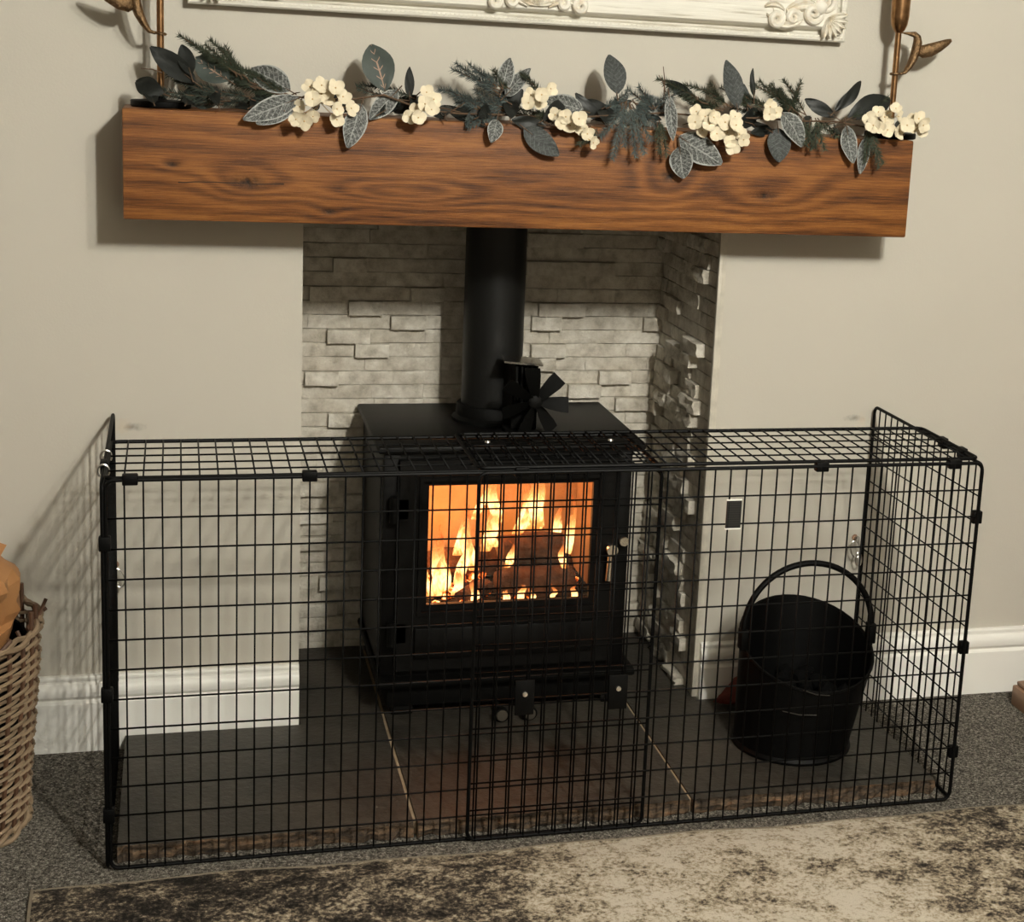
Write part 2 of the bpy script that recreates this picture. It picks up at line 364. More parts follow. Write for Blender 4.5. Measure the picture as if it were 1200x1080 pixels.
# ---- ledge stones: unit meshes (x 0..1 along, z 0..1 up, y 0 = back, -1 = face)
def stone_mesh(seed, nx=6, nz=2, rough=.10):
    rnd = random.Random(seed)
    vs = []; fs = []
    for j in range(nz+1):
        for i in range(nx+1):
            x = i/nx; z = j/nz
            e = .07 if i in (0, nx) or j in (0, nz) else 0
            y = -1 + e*rnd.uniform(.2, 1.3) + rough*rnd.uniform(-.6, .6)
            vs.append((x+(rnd.uniform(-.03, .03) if 0 < i < nx else 0), y, z + (rnd.uniform(-.05, .0) if j == nz else 0)))
    W = nx+1
    for j in range(nz):
        for i in range(nx): fs.append((j*W+i, j*W+i+1, (j+1)*W+i+1, (j+1)*W+i))
    k = len(vs); loop = [i for i in range(W)] + [j*W+nx for j in range(1, nz+1)] + [nz*W+i for i in range(nx-1, -1, -1)] + [j*W for j in range(nz-1, 0, -1)]
    for q in loop: vs.append((vs[q][0], 0, vs[q][2]))
    L = len(loop)
    for a in range(L):
        c = (a+1) % L; fs.append((loop[a], k+a, k+c, loop[c]))
    me = bpy.data.meshes.new('stone'); me.from_pydata(vs, [], fs); me.materials.append(M_STONE)
    me.shade_smooth(); bm = bmesh.new(); bm.from_mesh(me)
    for e in bm.edges:
        if len(e.link_faces) == 2 and e.calc_face_angle(0) > .6: e.smooth = False
    bm.to_mesh(me); bm.free(); return me
SM = [stone_mesh(i) for i in range(14)]
SMR = [stone_mesh(100+i, 4, 3, .28) for i in range(14)]
PITCHZ = .0309; ZT = .971               # top of course 0
rs = random.Random(3)
LJ = [[-.21,-.048],[-.168,-.086],[-.287,-.217,-.086],[-.173,-.049],[-.336,-.269,-.121,-.048],[-.253,-.18,-.094,-.047],[-.339,-.248,-.162,-.086,-.05],[-.298,-.207,-.086],[-.238,-.165,-.049],[-.216,-.048],[-.344,-.272,-.155,-.048],[-.199,-.087],[-.194,-.086],[-.293,-.15],[-.264,-.12]]
RJ = [[.133,.258],[.136,.299],[.133,.334],[.134,.27,.391],[.137,.207,.34],[.132,.164,.27,.419],[.149,.217,.408],[.134,.193,.342],[.15,.23,.373],[.151,.207,.278,.423],[.133,.31,.385,.428],[.135,.239,.315,.388],[.14,.24,.351],[.16,.338,.379],[.12,.30]]
PROUD = {(2,-.287),(4,-.336),(4,-.121),(5,-.253),(6,-.162),(7,-.298),(8,-.238),(10,-.344),(13,-.293),(6,.149),(6,.408),(8,.15),(10,.31),(11,.239),(5,.164),(9,.151),(0,.133),(2,.133),(12,.351)}
for k in range(-5, 31):
    z1 = ZT - k*PITCHZ; z0 = z1 - PITCHZ
    if z0 < HZ: z0 = HZ
    if z1 - z0 < .006: continue
    if 0 <= k < 15: js = LJ[k] + [.04 + rs.uniform(-.03, .03)] + RJ[k]
    else:
        js = []; x = RL + rs.uniform(.06, .14)
        while x < RR-.05: js.append(x); x += rs.choice((.07, .10, .13, .16))*rs.uniform(.9, 1.1)
    xs = [RL+.002] + js + [RR-.006]
    for a, c in zip(xs, xs[1:]):
        t = .012 + rs.uniform(0, .0025)
        if (k, a) in PROUD or (not 0 <= k < 15 and rs.random() < .25): t = .029
        o = link('stone', SM[rs.randrange(14)], (a+.0003, YB+.012, z0+.0003), wab)
        o.scale = (c-a-.0006, t+.012, z1-z0-.0006)
# right cheek: stones run along y, faces look to -x ; left cheek mirrored
for side, wall, meshes in ((1, war, SMR), (-1, wal, SM)):
    rs = random.Random(11+side)
    for k in range(-5, 31):
        z1 = ZT - k*PITCHZ; z0 = max(z1 - PITCHZ, HZ)
        if z1 - z0 < .006: continue
        y = .008 if side == 1 else .122; ye = YB - .014
        while y < ye - .02:
            L = rs.choice((.05, .075, .10, .13))*rs.uniform(.9, 1.1)
            if ye - (y+L) < .035: L = ye - y
            t = rs.choice((.006, .009, .012, .016, .022, .027)) if side == 1 else rs.choice((.012, .018, .024))
            if side == 1 and y < .02: t = .006
            if side == 1:
                o = link('stone', meshes[rs.randrange(14)], (RR-.004, y+L-.0006, z0+.0006), wall); o.rotation_euler = (0, 0, -PI/2)
            else:
                o = link('stone', meshes[rs.randrange(14)], (RL-.028, y+.0006, z0+.0006), wall); o.rotation_euler = (0, 0, PI/2)
            o.scale = (L-.0012, t, z1-z0-.0012)
            y += L
# skirting boards
def skirt(name, x0, x1):
    pr = [(0, 0), (-.020, 0), (-.020, .098), (-.0165, .1015), (-.0125, .103), (-.0125, .106), (-.016, .1075), (-.0195, .112), (-.0205, .118), (-.0205, .124), (-.019, .130), (-.0155, .1345), (-.011, .137), (-.0105, .1405), (-.012, .143), (-.012, .147), (-.009, .150), (0, .150)]
    b = MB(); b.loft([[(x, y, z) for y, z in reversed(pr)] for x in (x0, x1)])
    return struct(b.build(name, M_SKIRT, ang=25))
skirt('baseboard_left', XL, RL); skirt('baseboard_right', RR, XR)
b = MB(); b.box(RR-.012, RR-.003, -.004, .008, HZ, OPT, bev=.0012); b.box(RR-.003, RR+.003, -.003, .0, HZ, OPT)
struct(b.build('trim_1', M_TRIM))

# ================================================================== HEARTH
h = empty('hearth', (.04, -.2, 0), 'low dark slate hearth of large slabs with a brown riven front edge', 'hearth')
b = MB(); b.box(-.704, .792, HY+.012, -.022, 0, HZ-.004); b.box(RL+.02, RR-.02, -.022, YB-.03, 0, HZ-.004); b.build('grout_bed', M_GROUT, h, smooth=False)
def slab(x0, x1, y0, y1, front=False, left=False, right=False):
    b = MB(); n = 40 if front else 2; rnd = random.Random(int(x0*1000))
    top = []; bot = []
    pts = []
    if front:
        for i in range(n+1):
            x = x0 + (x1-x0)*i/n; pts.append((x, y0 + rnd.uniform(-.0035, .0035)))
    else: pts = [(x0, y0), (x1, y0)]
    pts += [(x1, y1), (x0, y1)]
    lo = [(x + 0, y + (rnd.uniform(-.006, .004) if front and i <= n else 0), .001) for i, (x, y) in enumerate(pts)]
    mi = [(x, y + (rnd.uniform(-.008, .002) if front and i <= n else 0), .014) for i, (x, y) in enumerate(pts)]
    hi = [(x, y, HZ) for x, y in pts]
    N = len(pts)
    b.add(lo+mi+hi, [tuple(range(2*N, 3*N))], 0)
    fs = []
    for r in (0, 1):
        for i in range(N): fs.append((r*N+i, r*N+(i+1) % N, (r+1)*N+(i+1) % N, (r+1)*N+i))
    b2 = len(b.v)-3*N
    b.f += fs; b.m += [1]*len(fs)
    return b.build('slab', [M_SLATE, M_SEDGE], h, smooth=False)
GX1, GX2, GY = -.209, .300, .044
slab(-.707, GX1-.004, HY, -.021, True); slab(GX1+.003, GX2-.003, HY, GY-.003, True); slab(GX2+.003, .795, HY, -.021, True)
slab(RL+.004, GX1-.003, -.021, YB-.012); slab(GX2+.003, RR-.008, -.0205, GY-.003)
slab(GX1+.003, .04, GY+.003, YB-.012); slab(.046, RR-.008, GY+.003, YB-.012)

# ================================================================== MANTEL
ML, MR, MZ0, MZ1, MY = -.6955, .788, 1.0386, 1.2298, -.14
b = MB()
bm = bmesh.new(); bmesh.ops.create_cube(bm, size=1)
for q in bm.verts: q.co = Vector(((ML+MR)/2+q.co.x*(MR-ML), MY/2+q.co.y*.14, (MZ0+MZ1)/2+q.co.z*(MZ1-MZ0)))
bmesh.ops.bevel(bm, geom=bm.edges[:], offset=.0035, segments=2, profile=.5, affect='EDGES')
b.bm(bm)
tag(b.build('mantel_beam', M_OAK), 'thick knotty oak mantel beam on the wall above the stove', 'mantel')

# ================================================================== STOVE
st = empty('wood_stove', (.04, .17, HZ), 'black steel wood-burning stove with a fire behind its glass door', 'stove')
SX0, SX1 = -.2195, .287
b = MB()
b.box(SX0, SX0+.012, .004, .36, .113, .578); b.box(SX1-.012, SX1, .004, .36, .113, .578); b.box(SX0, SX1, .35, .36, .113, .578)
b.box(SX0, SX1, .004, .36, .113, .125); b.box(SX0, SX1, .004, .36, .566, .578)
b.box(SX0, -.186, -.004, .012, .113, .578, bev=.002); b.box(.262, SX1, -.004, .012, .113, .578, bev=.002); b.box(-.186, .262, -.004, .012, .558, .578)
b.box(-.186, .262, -.004, .012, .113, .132)
b.build('body', M_IRON, st)
b = MB(); b.box(-.232, .312, -.016, .376, .578, .592, bev=.004); b.build('top_plate', M_IRON, st)
# base tray with rounded lip, plinth and feet
b = MB(); b.box(-.226, .309, -.034, .35, .096, .1125, bev=.006); b.build('ash_lip', M_IRON2, st)
b = MB(); b.box(-.205, .290, -.008, .34, .048, .096, bev=.003); b.build('plinth', M_IRON2, st)
for x in (-.195, .245):
    for y in (-.004, .29):
        b = MB(); b.box(x, x+.045, y, y+.045, HZ, .05, bev=.004); b.build('foot', M_IRON2, st)
# door with window opening
DX0, DX1, DZ0, DZ1 = -.190, .258, .130, .566
GX0, GXB, GZ0, GZ1 = -.131, .204, .266, .513
def frame_rect(b, x0, x1, z0, z1, X0, X1, Z0, Z1, y0, y1):
    b.box(X0, x0, y0, y1, Z0, Z1); b.box(x1, X1, y0, y1, Z0, Z1); b.box(x0, x1, y0, y1, z1, Z1); b.box(x0, x1, y0, y1, Z0, z0)
b = MB(); frame_rect(b, GX0-.012, GXB+.012, GZ0-.012, GZ1+.012, DX0, DX1, DZ0, DZ1, -.024, -.006)
frame_rect(b, GX0, GXB, GZ0, GZ1, GX0-.012, GXB+.012, GZ0-.012, GZ1+.012, -.016, -.004)
door = b.build('door', M_IRON, st, smooth=False)
b = MB(); frame_rect(b, GX0-.012, GXB+.012, GZ0-.012, GZ1+.012, GX0-.020, GXB+.020, GZ0-.020, GZ1+.020, -.029, -.024); b.build('window_bead', M_IRON, door, smooth=False)
b = MB(); b.box(GX0-.004, GXB+.004, -.011, -.007, GZ0-.004, GZ1+.004); b.build('glass', M_GLASS, door, smooth=False)
b = MB(); b.box(-.155, .219, -.033, -.024, .158, .222, bev=.003); b.build('lower_panel', M_IRON, door)
for z in (.442, .184):
    b = MB(); b.tube([(-.2, -.024, z), (-.2, -.024, z+.052)], .0095, 12); b.box(-.208, -.172, -.024, -.016, z+.006, z+.046); b.build('hinge', M_IRON2, door)
b = MB(); b.tube([(.240, -.022, .379), (.240, -.05, .379)], .007, 12); b.tube([(.240, -.05, .379), (.240, -.056, .379)], [.0125, .0115], 20)
hd = b.build('handle_hub', M_CHROME, door)
b = MB(); b.tube([(.240, -.042, .374), (.239, -.043, .345), (.238, -.043, .312)], [.0055, .0068, .0078], 12); b.build('handle_lever', M_CHROME, door)
b = MB(); b.tube([(.272, -.004, .387), (.272, -.024, .387), (.272, -.026, .387)], [.006, .0105, .009], 16); b.build('catch_knob', M_CHROME, st)
for x in (.020, .078):
    b = MB(); b.tube([(x, -.008, .052), (x, -.06, .046)], .005, 8); b.tube([(x, -.06, .046), (x, -.074, .044), (x, -.076, .044)], [.013, .0155, .012], 18)
    k = b.build('air_control', M_IRON2, st)
    b = MB(); b.tube([(x, -.076, .044), (x, -.0785, .044)], [.012, .0105], 18); b.build('knob_cap', simple('knob_cap', srgb(76, 70, 60), .4, .2), k)
# fire boards
b = MB(); b.box(SX0+.013, SX1-.013, .31, .345, .127, .56); b.build('fire_board', M_BRICK, st, smooth=False)
b = MB(); b.box(SX0+.013, SX0+.035, .014, .309, .127, .56); b.build('fire_board', M_BRICK, st, smooth=False)
b = MB(); b.box(SX1-.035, SX1-.013, .014, .309, .127, .56); b.build('fire_board', M_BRICK, st, smooth=False)
b = MB()
for i in range(11): b.box(-.18, .25, .03+i*.025, .045+i*.025, .215, .228)
b.build('grate', M_IRON2, st, smooth=False)

# logs on the fire
LOGS = [((-.10, .245, .262), (.06, .265, .262), .032, 'charred log lying at the back left of the fire'),
        ((.035, .10, .262), (.20, .115, .262), .032, 'blackened log lying across the front right of the fire'),
        ((.085, .185, .263), (.215, .195, .263), .032, 'charred log lying behind the front log on the right of the fire'),
        ((.05, .145, .325), (.185, .155, .325), .031, 'charred log resting on top of the two right-hand logs'),
        ((-.05, .06, .249), (.02, .13, .249), .018, 'thin half-burnt stick leaning at the front of the fire')]
for a, c, r, lab in LOGS:
    a, c = Vector(a), Vector(c); N = 10; rnd = random.Random(lab)
    ax = (c-a).normalized(); s1 = ax.orthogonal().normalized(); s2 = ax.cross(s1)
    rings = []
    for i in range(N+1):
        p = a.lerp(c, i/N); rr = r*(1 if 0 < i < N else .9)
        rings.append([p + (s1*math.cos(t)+s2*math.sin(t))*rr*(1+.22*mn.noise(Vector((math.cos(t)*1.5, math.sin(t)*1.5, i*.4+r*300)))) for t in [2*PI*k/14 for k in range(14)]])
    b = MB(); b.loft(rings); tag(b.build('log', M_CHAR), lab, 'log', 'logs burning in the stove')
b = MB(); rnd = random.Random(5)
for i in range(60):
    x, y, z = rnd.uniform(-.16, .23), rnd.uniform(.03, .26), .230; s = rnd.uniform(.007, .014)
    bm = bmesh.new(); bmesh.ops.create_icosphere(bm, subdivisions=1, radius=s)
    for q in bm.verts: q.co = Vector((x, y, z+s*.7)) + q.co*rnd.uniform(.75, 1.2)
    b.bm(bm)
tag(b.build('embers', M_EMBER, smooth=False), 'bed of glowing orange embers under the burning logs', 'embers', kind='stuff')
# flames: tapering tongues
FL = [(-.085,.12,.235,.115,.022,.25),(-.068,.14,.235,.16,.020,-.3),(-.105,.10,.24,.085,.012,-.5),(-.04,.15,.25,.14,.013,.4),(-.118,.18,.235,.07,.018,.1),(-.055,.10,.24,.07,.012,.5),
      (.03,.215,.30,.13,.016,.4),(.005,.20,.26,.15,.015,-.4),(.055,.10,.30,.06,.009,.5),(.115,.17,.36,.15,.022,.3),(.135,.15,.37,.14,.014,-.3),(.095,.2,.34,.14,.016,.5),
      (.165,.16,.33,.10,.011,.4),(.182,.10,.29,.07,.009,-.4),(.200,.2,.27,.17,.012,.3),(.075,.06,.235,.05,.009,.4),(.145,.06,.235,.04,.007,.3),(-.015,.06,.235,.06,.010,-.3),
      (.045,.055,.235,.04,.008,.2),(-.03,.22,.29,.12,.014,.4),(.06,.22,.36,.13,.014,-.4),(.15,.24,.34,.14,.014,-.3),(.005,.22,.37,.12,.010,.6),(.105,.06,.235,.035,.007,-.3),(.19,.055,.235,.04,.008,.2),(-.135,.07,.235,.035,.010,.2),(.085,.14,.355,.07,.009,.6),(.04,.15,.33,.08,.010,-.6)]
fl = None; b = MB(); b.uv = []
for i, (x, y, z, hh, wd, lean) in enumerate(FL):
    rings = []; N = 11; n = 10
    for j in range(N+1):
        t = j/N; rr = wd*(math.sin(PI*min(1, (t*.85+.15)**.75))**1.1)*(1-t*.35)+.0006
        ox = lean*hh*.35*math.sin(t*2.4)+.006*math.sin(t*9+i)*t; oy = .005*math.sin(t*7+i*2)
        rings.append([(x+ox+rr*math.cos(2*PI*k/n), y+oy+rr*.45*math.sin(2*PI*k/n), z+hh*t) for k in range(n)])
        b.uv += [(k/n, t) for k in range(n)]
    b.loft(rings)
tag(b.build('flames', M_FLAME), 'bright yellow and orange flames above the logs inside the stove', 'flames', kind='stuff')

fire = lamp('fire_glow', (.03, .14, .47), .75, (1.0, .36, .13), .05)
lamp('fire_glow', (-.09, .16, .36), .5, (1.0, .36, .13), .04)
# flue pipe
fp = empty('flue_pipe', (.032, .22, .592), 'dark grey flue pipe rising from the stove top behind the mantel', 'flue')
b = MB(); b.lathe((.032, .22, .597), [(.0635, 0), (.0635, OPT-.598)], 40); b.build('pipe', M_FLUE, fp)
b = MB(); b.lathe((.032, .22, .592), [(.082, 0), (.082, .006), (.076, .010), (.073, .012), (.073, .033), (.071, .036), (.0642, .036)], 40); b.build('collar', M_IRON2, fp)

# stove fan
fan = empty('stove_fan', (.078, .10, .592), 'black heat-powered fan standing on the stove top in front of the flue', 'fan')
b = MB(); b.box(.038, .116, .065, .130, .592, .600, bev=.003); b.build('base', M_IRON2, fan)
b = MB(); b.box(.050, .104, .092, .104, .600, .70, bev=.002)
for i in range(5): b.box(.054+i*.0105, .058+i*.0105, .076, .125, .66, .735)
b.build('heat_sink', M_IRON2, fan)
b = MB(); b.add([(.026, .062, .744), (.106, .062, .737), (.112, .13, .737), (.032, .13, .744), (.026, .062, .748), (.106, .062, .741), (.112, .13, .741), (.032, .13, .748)], [(3,2,1,0),(4,5,6,7),(0,1,5,4),(1,2,6,5),(2,3,7,6),(3,0,4,7)])
b.build('top_fin', M_CHROME, fan, smooth=False)
b = MB(); b.tube([(.088, .092, .668), (.088, .042, .668)], .009, 14); b.tube([(.088, .048, .668), (.088, .035, .668), (.088, .032, .668)], [.014, .014, .009], 18); b.build('hub', M_IRON2, fan)
for k in range(7):
    a = math.radians(97 - k*360/7); ca, sa = math.cos(a), math.sin(a); vs = []
    for t, hw in ((.010, .006), (.03, .011), (.055, .0145), (.070, .014)):
        for q in (-1, 1):
            tw = .008*q
            vs.append((.088+ca*t-sa*hw*q, .040+tw, .668+sa*t+ca*hw*q))
    v2 = [(x, y+.0015, z) for x, y, z in vs]
    fs = [(0,1,3,2),(2,3,5,4),(4,5,7,6)]; b = MB(); b.add(vs+v2, fs+[tuple(8+i for i in reversed(f)) for f in fs]+[(6,7,15,14),(0,2,10,8),(2,4,12,10),(4,6,14,12),(1,9,11,3),(3,11,13,5),(5,13,15,7)])
    b.build('blade', M_IRON2, fan)

# ================================================================== FIREGUARD
fg = empty('fireguard', (.0425, -.25, 0), 'black wire mesh fireguard standing around the hearth and stove', 'fireguard')
GL, GR, GYF, GHT = -.7165, .8075, -.494, .668
def cyl_mesh(name, r, n=6):
    b = MB(); b.tube([(0,0,0), (0,0,1)], r, n)
    me = bpy.data.meshes.new(name); me.from_pydata(b.v, [], b.f); me.materials.append(M_BLACK); me.shade_smooth(); return me
WIRE = cyl_mesh('wire', .00155)
def wire(a, c, parent):
    a, c = Vector(a), Vector(c); d = c-a
    o = link('wire', WIRE, a, parent); o.rotation_euler = Vector((0,0,1)).rotation_difference(d).to_euler(); o.scale = (1, 1, d.length); return o
def rrect(o, ex, ey, W, H, r, n=5):
    o, ex, ey = Vector(o), Vector(ex), Vector(ey); pts = []
    for cx, cy, a0 in ((W-r, r, -PI/2), (W-r, H-r, 0), (r, H-r, PI/2), (r, r, PI)):
        for i in range(n+1):
            a = a0 + PI/2*i/n; pts.append(o + ex*(cx+r*math.cos(a)) + ey*(cy+r*math.sin(a)))
    return pts
def panel(name, o, ex, ey, W, H, us, vs, rad=.014, r=.0034):
    b = MB(); b.tube(rrect(o, ex, ey, W, H, rad), r, 8, closed=True)
    p = b.build(name, M_BLACK, fg)
    o, ex, ey = Vector(o), Vector(ex), Vector(ey)
    nrm = ex.cross(ey).normalized()*.0022
    for u in us: wire(o+ex*u+ey*.001+nrm, o+ex*u+ey*(H-.001)+nrm, p)
    for v in vs: wire(o+ey*v+ex*.001-nrm*.2, o+ey*v+ex*(W-.001)-nrm*.2, p)
    return p
DV = .0287
hz = [GHT-.006-(k+1)*.0508-.006 for k in range(12)]
def cols(W, off=0): return [off+DV*(i+1) for i in range(int((W-off-.008)/DV))]
X1, X2 = -.124, .197
fpl = panel('front_panel', (GL, GYF, .004), (1,0,0), (0,0,1), X2-GL, GHT-.004, cols(X2-GL), [z-.004 for z in hz])
PH = [GL+DV*k+.003-X1 for k in range(1, 60)]; PH = [u for u in PH if .008 < u < GR-X1-.008]
fpr = panel('front_panel', (X1, GYF-.009, .006), (1,0,0), (0,0,1), GR-X1, GHT-.004, PH, [z+.008 for z in hz])
TY = -.252
tpl = panel('top_panel', (GL, GYF+.004, GHT+.002), (1,0,0), (0,1,0), X2-GL, TY-GYF-.004, cols(X2-GL), [.0475*(k+1) for k in range(4)])
tpr = panel('top_panel', (X1, GYF+.002, GHT+.008), (1,0,0), (0,1,0), GR-X1-.004, TY-GYF-.004, PH, [.0475*(k+1)+.004 for k in range(4)])
SD = .482
spl = panel('side_panel', (GL-.005, GYF+.001, .004), (0,1,0), (0,0,1), SD, .660, [DV*(i+1) for i in range(16)], [z-.006 for z in hz])
spr = panel('side_panel', (GR+.006, GYF+.001, .004), (0,1,0), (0,0,1), SD, .660, [DV*(i+1) for i in range(16)], [z-.006 for z in hz])
for sx, sp in ((GL-.005, spl), (GR+.006, spr)):
    for y in ((-.33, -.41) if sx > 0 else (-.40,)):
        b = MB(); b.box(sx-.006, sx+.006, y-.012, y+.012, .655, .676, bev=.002); b.build('clip', M_BLACK, sp)
    for z in (.565, .31, .10):
        s = 1 if sx > 0 else -1
        b = MB(); b.box(sx-.0125 if s > 0 else sx-.006, sx+.006 if s > 0 else sx+.0125, GYF-.007, GYF+.007, z-.012, z+.012, bev=.002); b.build('clip', M_BLACK, sp)
for x, p in ((-.679, fpl), (-.401, fpl), (.492, fpr), (.752, fpr), (-.05, fpl)):
    b = MB(); y = GYF if p is fpl else GYF-.006
    b.box(x-.012, x+.012, y-.006, y+.010, GHT-.008, GHT+.009, bev=.002); b.build('clip', M_BLACK, p)
# riveted joining plates
for x in (-.0326, .1352):
    b = MB(); b.box(x-.017, x+.017, GYF-.0155, GYF-.013, .236, .300, bev=.001); k = b.build('joining_plate', M_BLACK, fpr)
    b = MB(); b.tube([(x, GYF-.0155, .275), (x, GYF-.018, .275), (x, GYF-.019, .275)], [.0055, .0045, .001], 12); b.build('rivet', M_RIVET, k)
for x in (-.081, .144):
    b = MB(); b.box(x-.030, x+.030, -.36, -.325, GHT+.0115, GHT+.014, bev=.001); k = b.build('joining_plate', M_BLACK, tpr)
    b = MB(); b.tube([(x, -.341, GHT+.014), (x, -.341, GHT+.017), (x, -.341, GHT+.018)], [.005, .004, .001], 12); b.build('rivet', M_RIVET, k)
# printed plate in one mesh cell
b = MB(); b.box(.3155, .3430, GYF-.0125, GYF-.0105, .562, .612); k = b.build('label_plate', M_LABEL, fpr, smooth=False)
k['label'] = 'small black printed label plate fixed in one mesh cell'
b = MB(); b.box(.3150, .3435, GYF-.0130, GYF-.0100, .612, .6145); b.build('plate_edge', M_SKIRT, k, smooth=False)
b = MB(); b.box(.3150, .3435, GYF-.0130, GYF-.0100, .5595, .562); b.build('plate_edge', M_SKIRT, k, smooth=False)
# bright hooks on the left hinge
for y, z in ((-.33, .662), (-.43, .664)):
    b = MB(); b.tube(arc((GL-.005, y, z+.002), (.009, 0, 0), (0, 0, .011), -.6, PI+.9, 12), .0018, 6); b.build('hinge_hook', M_SILV, spl)

# wall hooks
def wall_hook(x, z, lab, s):
    e = empty('wall_hook', (x, 0, z), lab, 'hook', 'hooks holding the fireguard')
    b = MB(); b.tube([(x, 0, z), (x, -.010, z)], .0018, 6); b.tube(arc((x, -.016, z), (0, .0065, 0), (0, 0, .0065), 0, 2*PI-.4, 14), .0015, 6); b.build('screw_eye', M_SILV, e)
    b = MB(); b.tube([(x, .0005, z), (x, -.0015, z)], [.0075, .006], 12); b.build('wall_plug', simple('plug', srgb(150, 118, 96), .7), e)
    b = MB(); b.tube(arc((x+s*.006, -.022, z-.020), (.010, 0, .004), (-.006, 0, .018), 0, 2*PI, 20)[:-1], .0013, 6, closed=True); b.build('split_ring', M_SILV, e)
    b = MB(); b.tube(arc((x-s*.002, -.024, z-.042), (.006, 0, .006), (-.004, 0, .014), 0, 2*PI, 18)[:-1], .0016, 6, closed=True); b.build('snap_clip', M_SILV, e)
wall_hook(-.722, .368, 'small steel hook and clip on the wall by the left end of the fireguard', 1)
wall_hook(.797, .372, 'small steel hook on the wall by the right end of the fireguard', -1)

# ================================================================== COAL BUCKET
cb = empty('coal_bucket', (.575, -.25, HZ), 'black metal coal bucket with an arched handle standing on the hearth', 'bucket')
def rim(t):  # t 0 base .. 1 rim, slanted
    out = []
    for k in range(40):
        a = 2*PI*k/40; ca, sa = math.cos(a), math.sin(a)
        r = .116 + .018*t; cx = .578 + .024*t; cy = -.250 + .012*t
        zt = .232 + .052*sa
        out.append((cx+r*ca, cy+r*sa, HZ + .012 + (zt-HZ-.012)*t))
    return out
b = MB(); rr = [rim(t/8) for t in range(9)]
inn = [[(.602+(p[0]-.602)*.975, -.238+(p[1]+.238)*.975, p[2]-.002) for p in rim(t/8)] for t in range(8, 0, -1)]
b.loft(rr + inn, caps=False)
bm = bmesh.new(); bmesh.ops.create_circle(bm, cap_ends=True, segments=40, radius=.114, matrix=Matrix.Translation((.58, -.249, HZ+.03))); b.bm(bm)
b.build('body', M_BLACK, cb)
b = MB(); b.lathe((.578, -.25, HZ), [(.116, 0), (.120, .001), (.121, .006), (.117, .012)], 40); b.build('foot_ring', M_BLACK, cb)
b = MB(); b.tube(rim(1), .0032, 6, closed=True); b.build('rim', M_BLACK, cb)
b = MB(); hp = arc((.603, -.238, .265), (.137, 0, 0), (0, .012, .130), 0, PI, 36); b.tube([(.740, -.238, .235)] + hp + [(.466, -.238, .235)], .0062, 10); b.build('handle', M_BLACK, cb)
for x in (.466, .740):
    b = MB(); b.box(x-.008, x+.008, -.250, -.226, .226, .268, bev=.003); b.build('handle_ear', M_BLACK, cb)
for (p, q, m) in (((.505, -.374, .150), (.575, -.377, .138), None), ((.545, -.374, .19), (.60, -.375, .176), None)):  # paler strips: highlights along the bucket's rim and front, put in as colour
    b = MB(); b.tube([Vector(p), Vector(p).lerp(Vector(q), .5)+Vector((0, .001, -.004)), Vector(q)], .0011, 5); b.build('seam_highlight', simple('highlight_grey', srgb(58, 54, 48), .35, .3), cb)
b = MB(); rnd = random.Random(9)
for i in range(40):
    a = rnd.uniform(0, 2*PI); r = .10*math.sqrt(rnd.random()); s = rnd.uniform(.016, .026)
    bm = bmesh.new(); bmesh.ops.create_icosphere(bm, subdivisions=1, radius=s)
    for q in bm.verts: q.co = Vector((.597+r*math.cos(a), -.24+r*math.sin(a), .115+.02*math.sin(a)*r/.1)) + q.co*rnd.uniform(.7, 1.15)
    b.bm(bm)
tag(b.build('coal', M_LINER, smooth=False), 'dark lumps of coal heaped inside the black bucket', 'coal', kind='stuff')
# red gauntlet behind the bucket
b = MB(); rings = []
PTH = [(.482, -.060, .040, .003, .003), (.492, -.063, .045, .009, .008), (.510, -.068, .054, .022, .016), (.530, -.072, .064, .030, .026), (.555, -.075, .072, .036, .036), (.585, -.078, .072, .036, .040), (.620, -.080, .064, .030, .034), (.650, -.080, .055, .012, .014)]
for i, (x, y, z, ry, rz) in enumerate(PTH):
    rings.append([(x + .006*math.sin(2*a+i), y+ry*math.cos(a)*(1+.15*math.sin(3*a+i*2)), max(HZ+.001, z+rz*math.sin(a)*(1+.15*math.cos(4*a+i)))) for a in [2*PI*k/16 for k in range(16)]])
b.loft(rings); tag(b.build('fire_glove', M_RED), 'crumpled dark red leather fire glove lying behind the coal bucket', 'glove')

# ================================================================== BASKET
BX, BY, BH = -1.056, -.275, .352
bk = empty('log_basket', (BX, BY, 0), 'tall round woven willow log basket standing on the carpet', 'basket')
def BR(z): return .188 + .026*min(1, z/.30)
NS = 34
stm = None
for k in range(NS):
    a = 2*PI*k/NS; ca, sa = math.cos(a), math.sin(a)
    hgt = BH + random.uniform(-.004, .02) if k % 3 else BH + .04
    b = MB(); b.tube([(BX+BR(z)*ca, BY+BR(z)*sa, z) for z in (.01, .1, .2, .3, hgt)], .0042, 6); b.build('stake', M_STAKE, bk)
rowz = [.018 + i*.0096 for i in range(35)]
for i, z in enumerate(rowz):
    pts = []; n = NS*5; ph = PI*i
    drop = .0 if i < 24 else (i-23)*.004
    for k in range(n):
        a = 2*PI*k/n
        r = BR(z) + .0062*math.cos(NS/2*a + ph)
        pts.append((BX+r*math.cos(a), BY+r*math.sin(a), z + .004*math.sin(NS/2*a+ph+1.2) + .0025*math.sin(3*a+i)))
    b = MB(); b.tube(pts, .0031, 5, closed=True); b.build('weaver', M_WILLOW, bk)
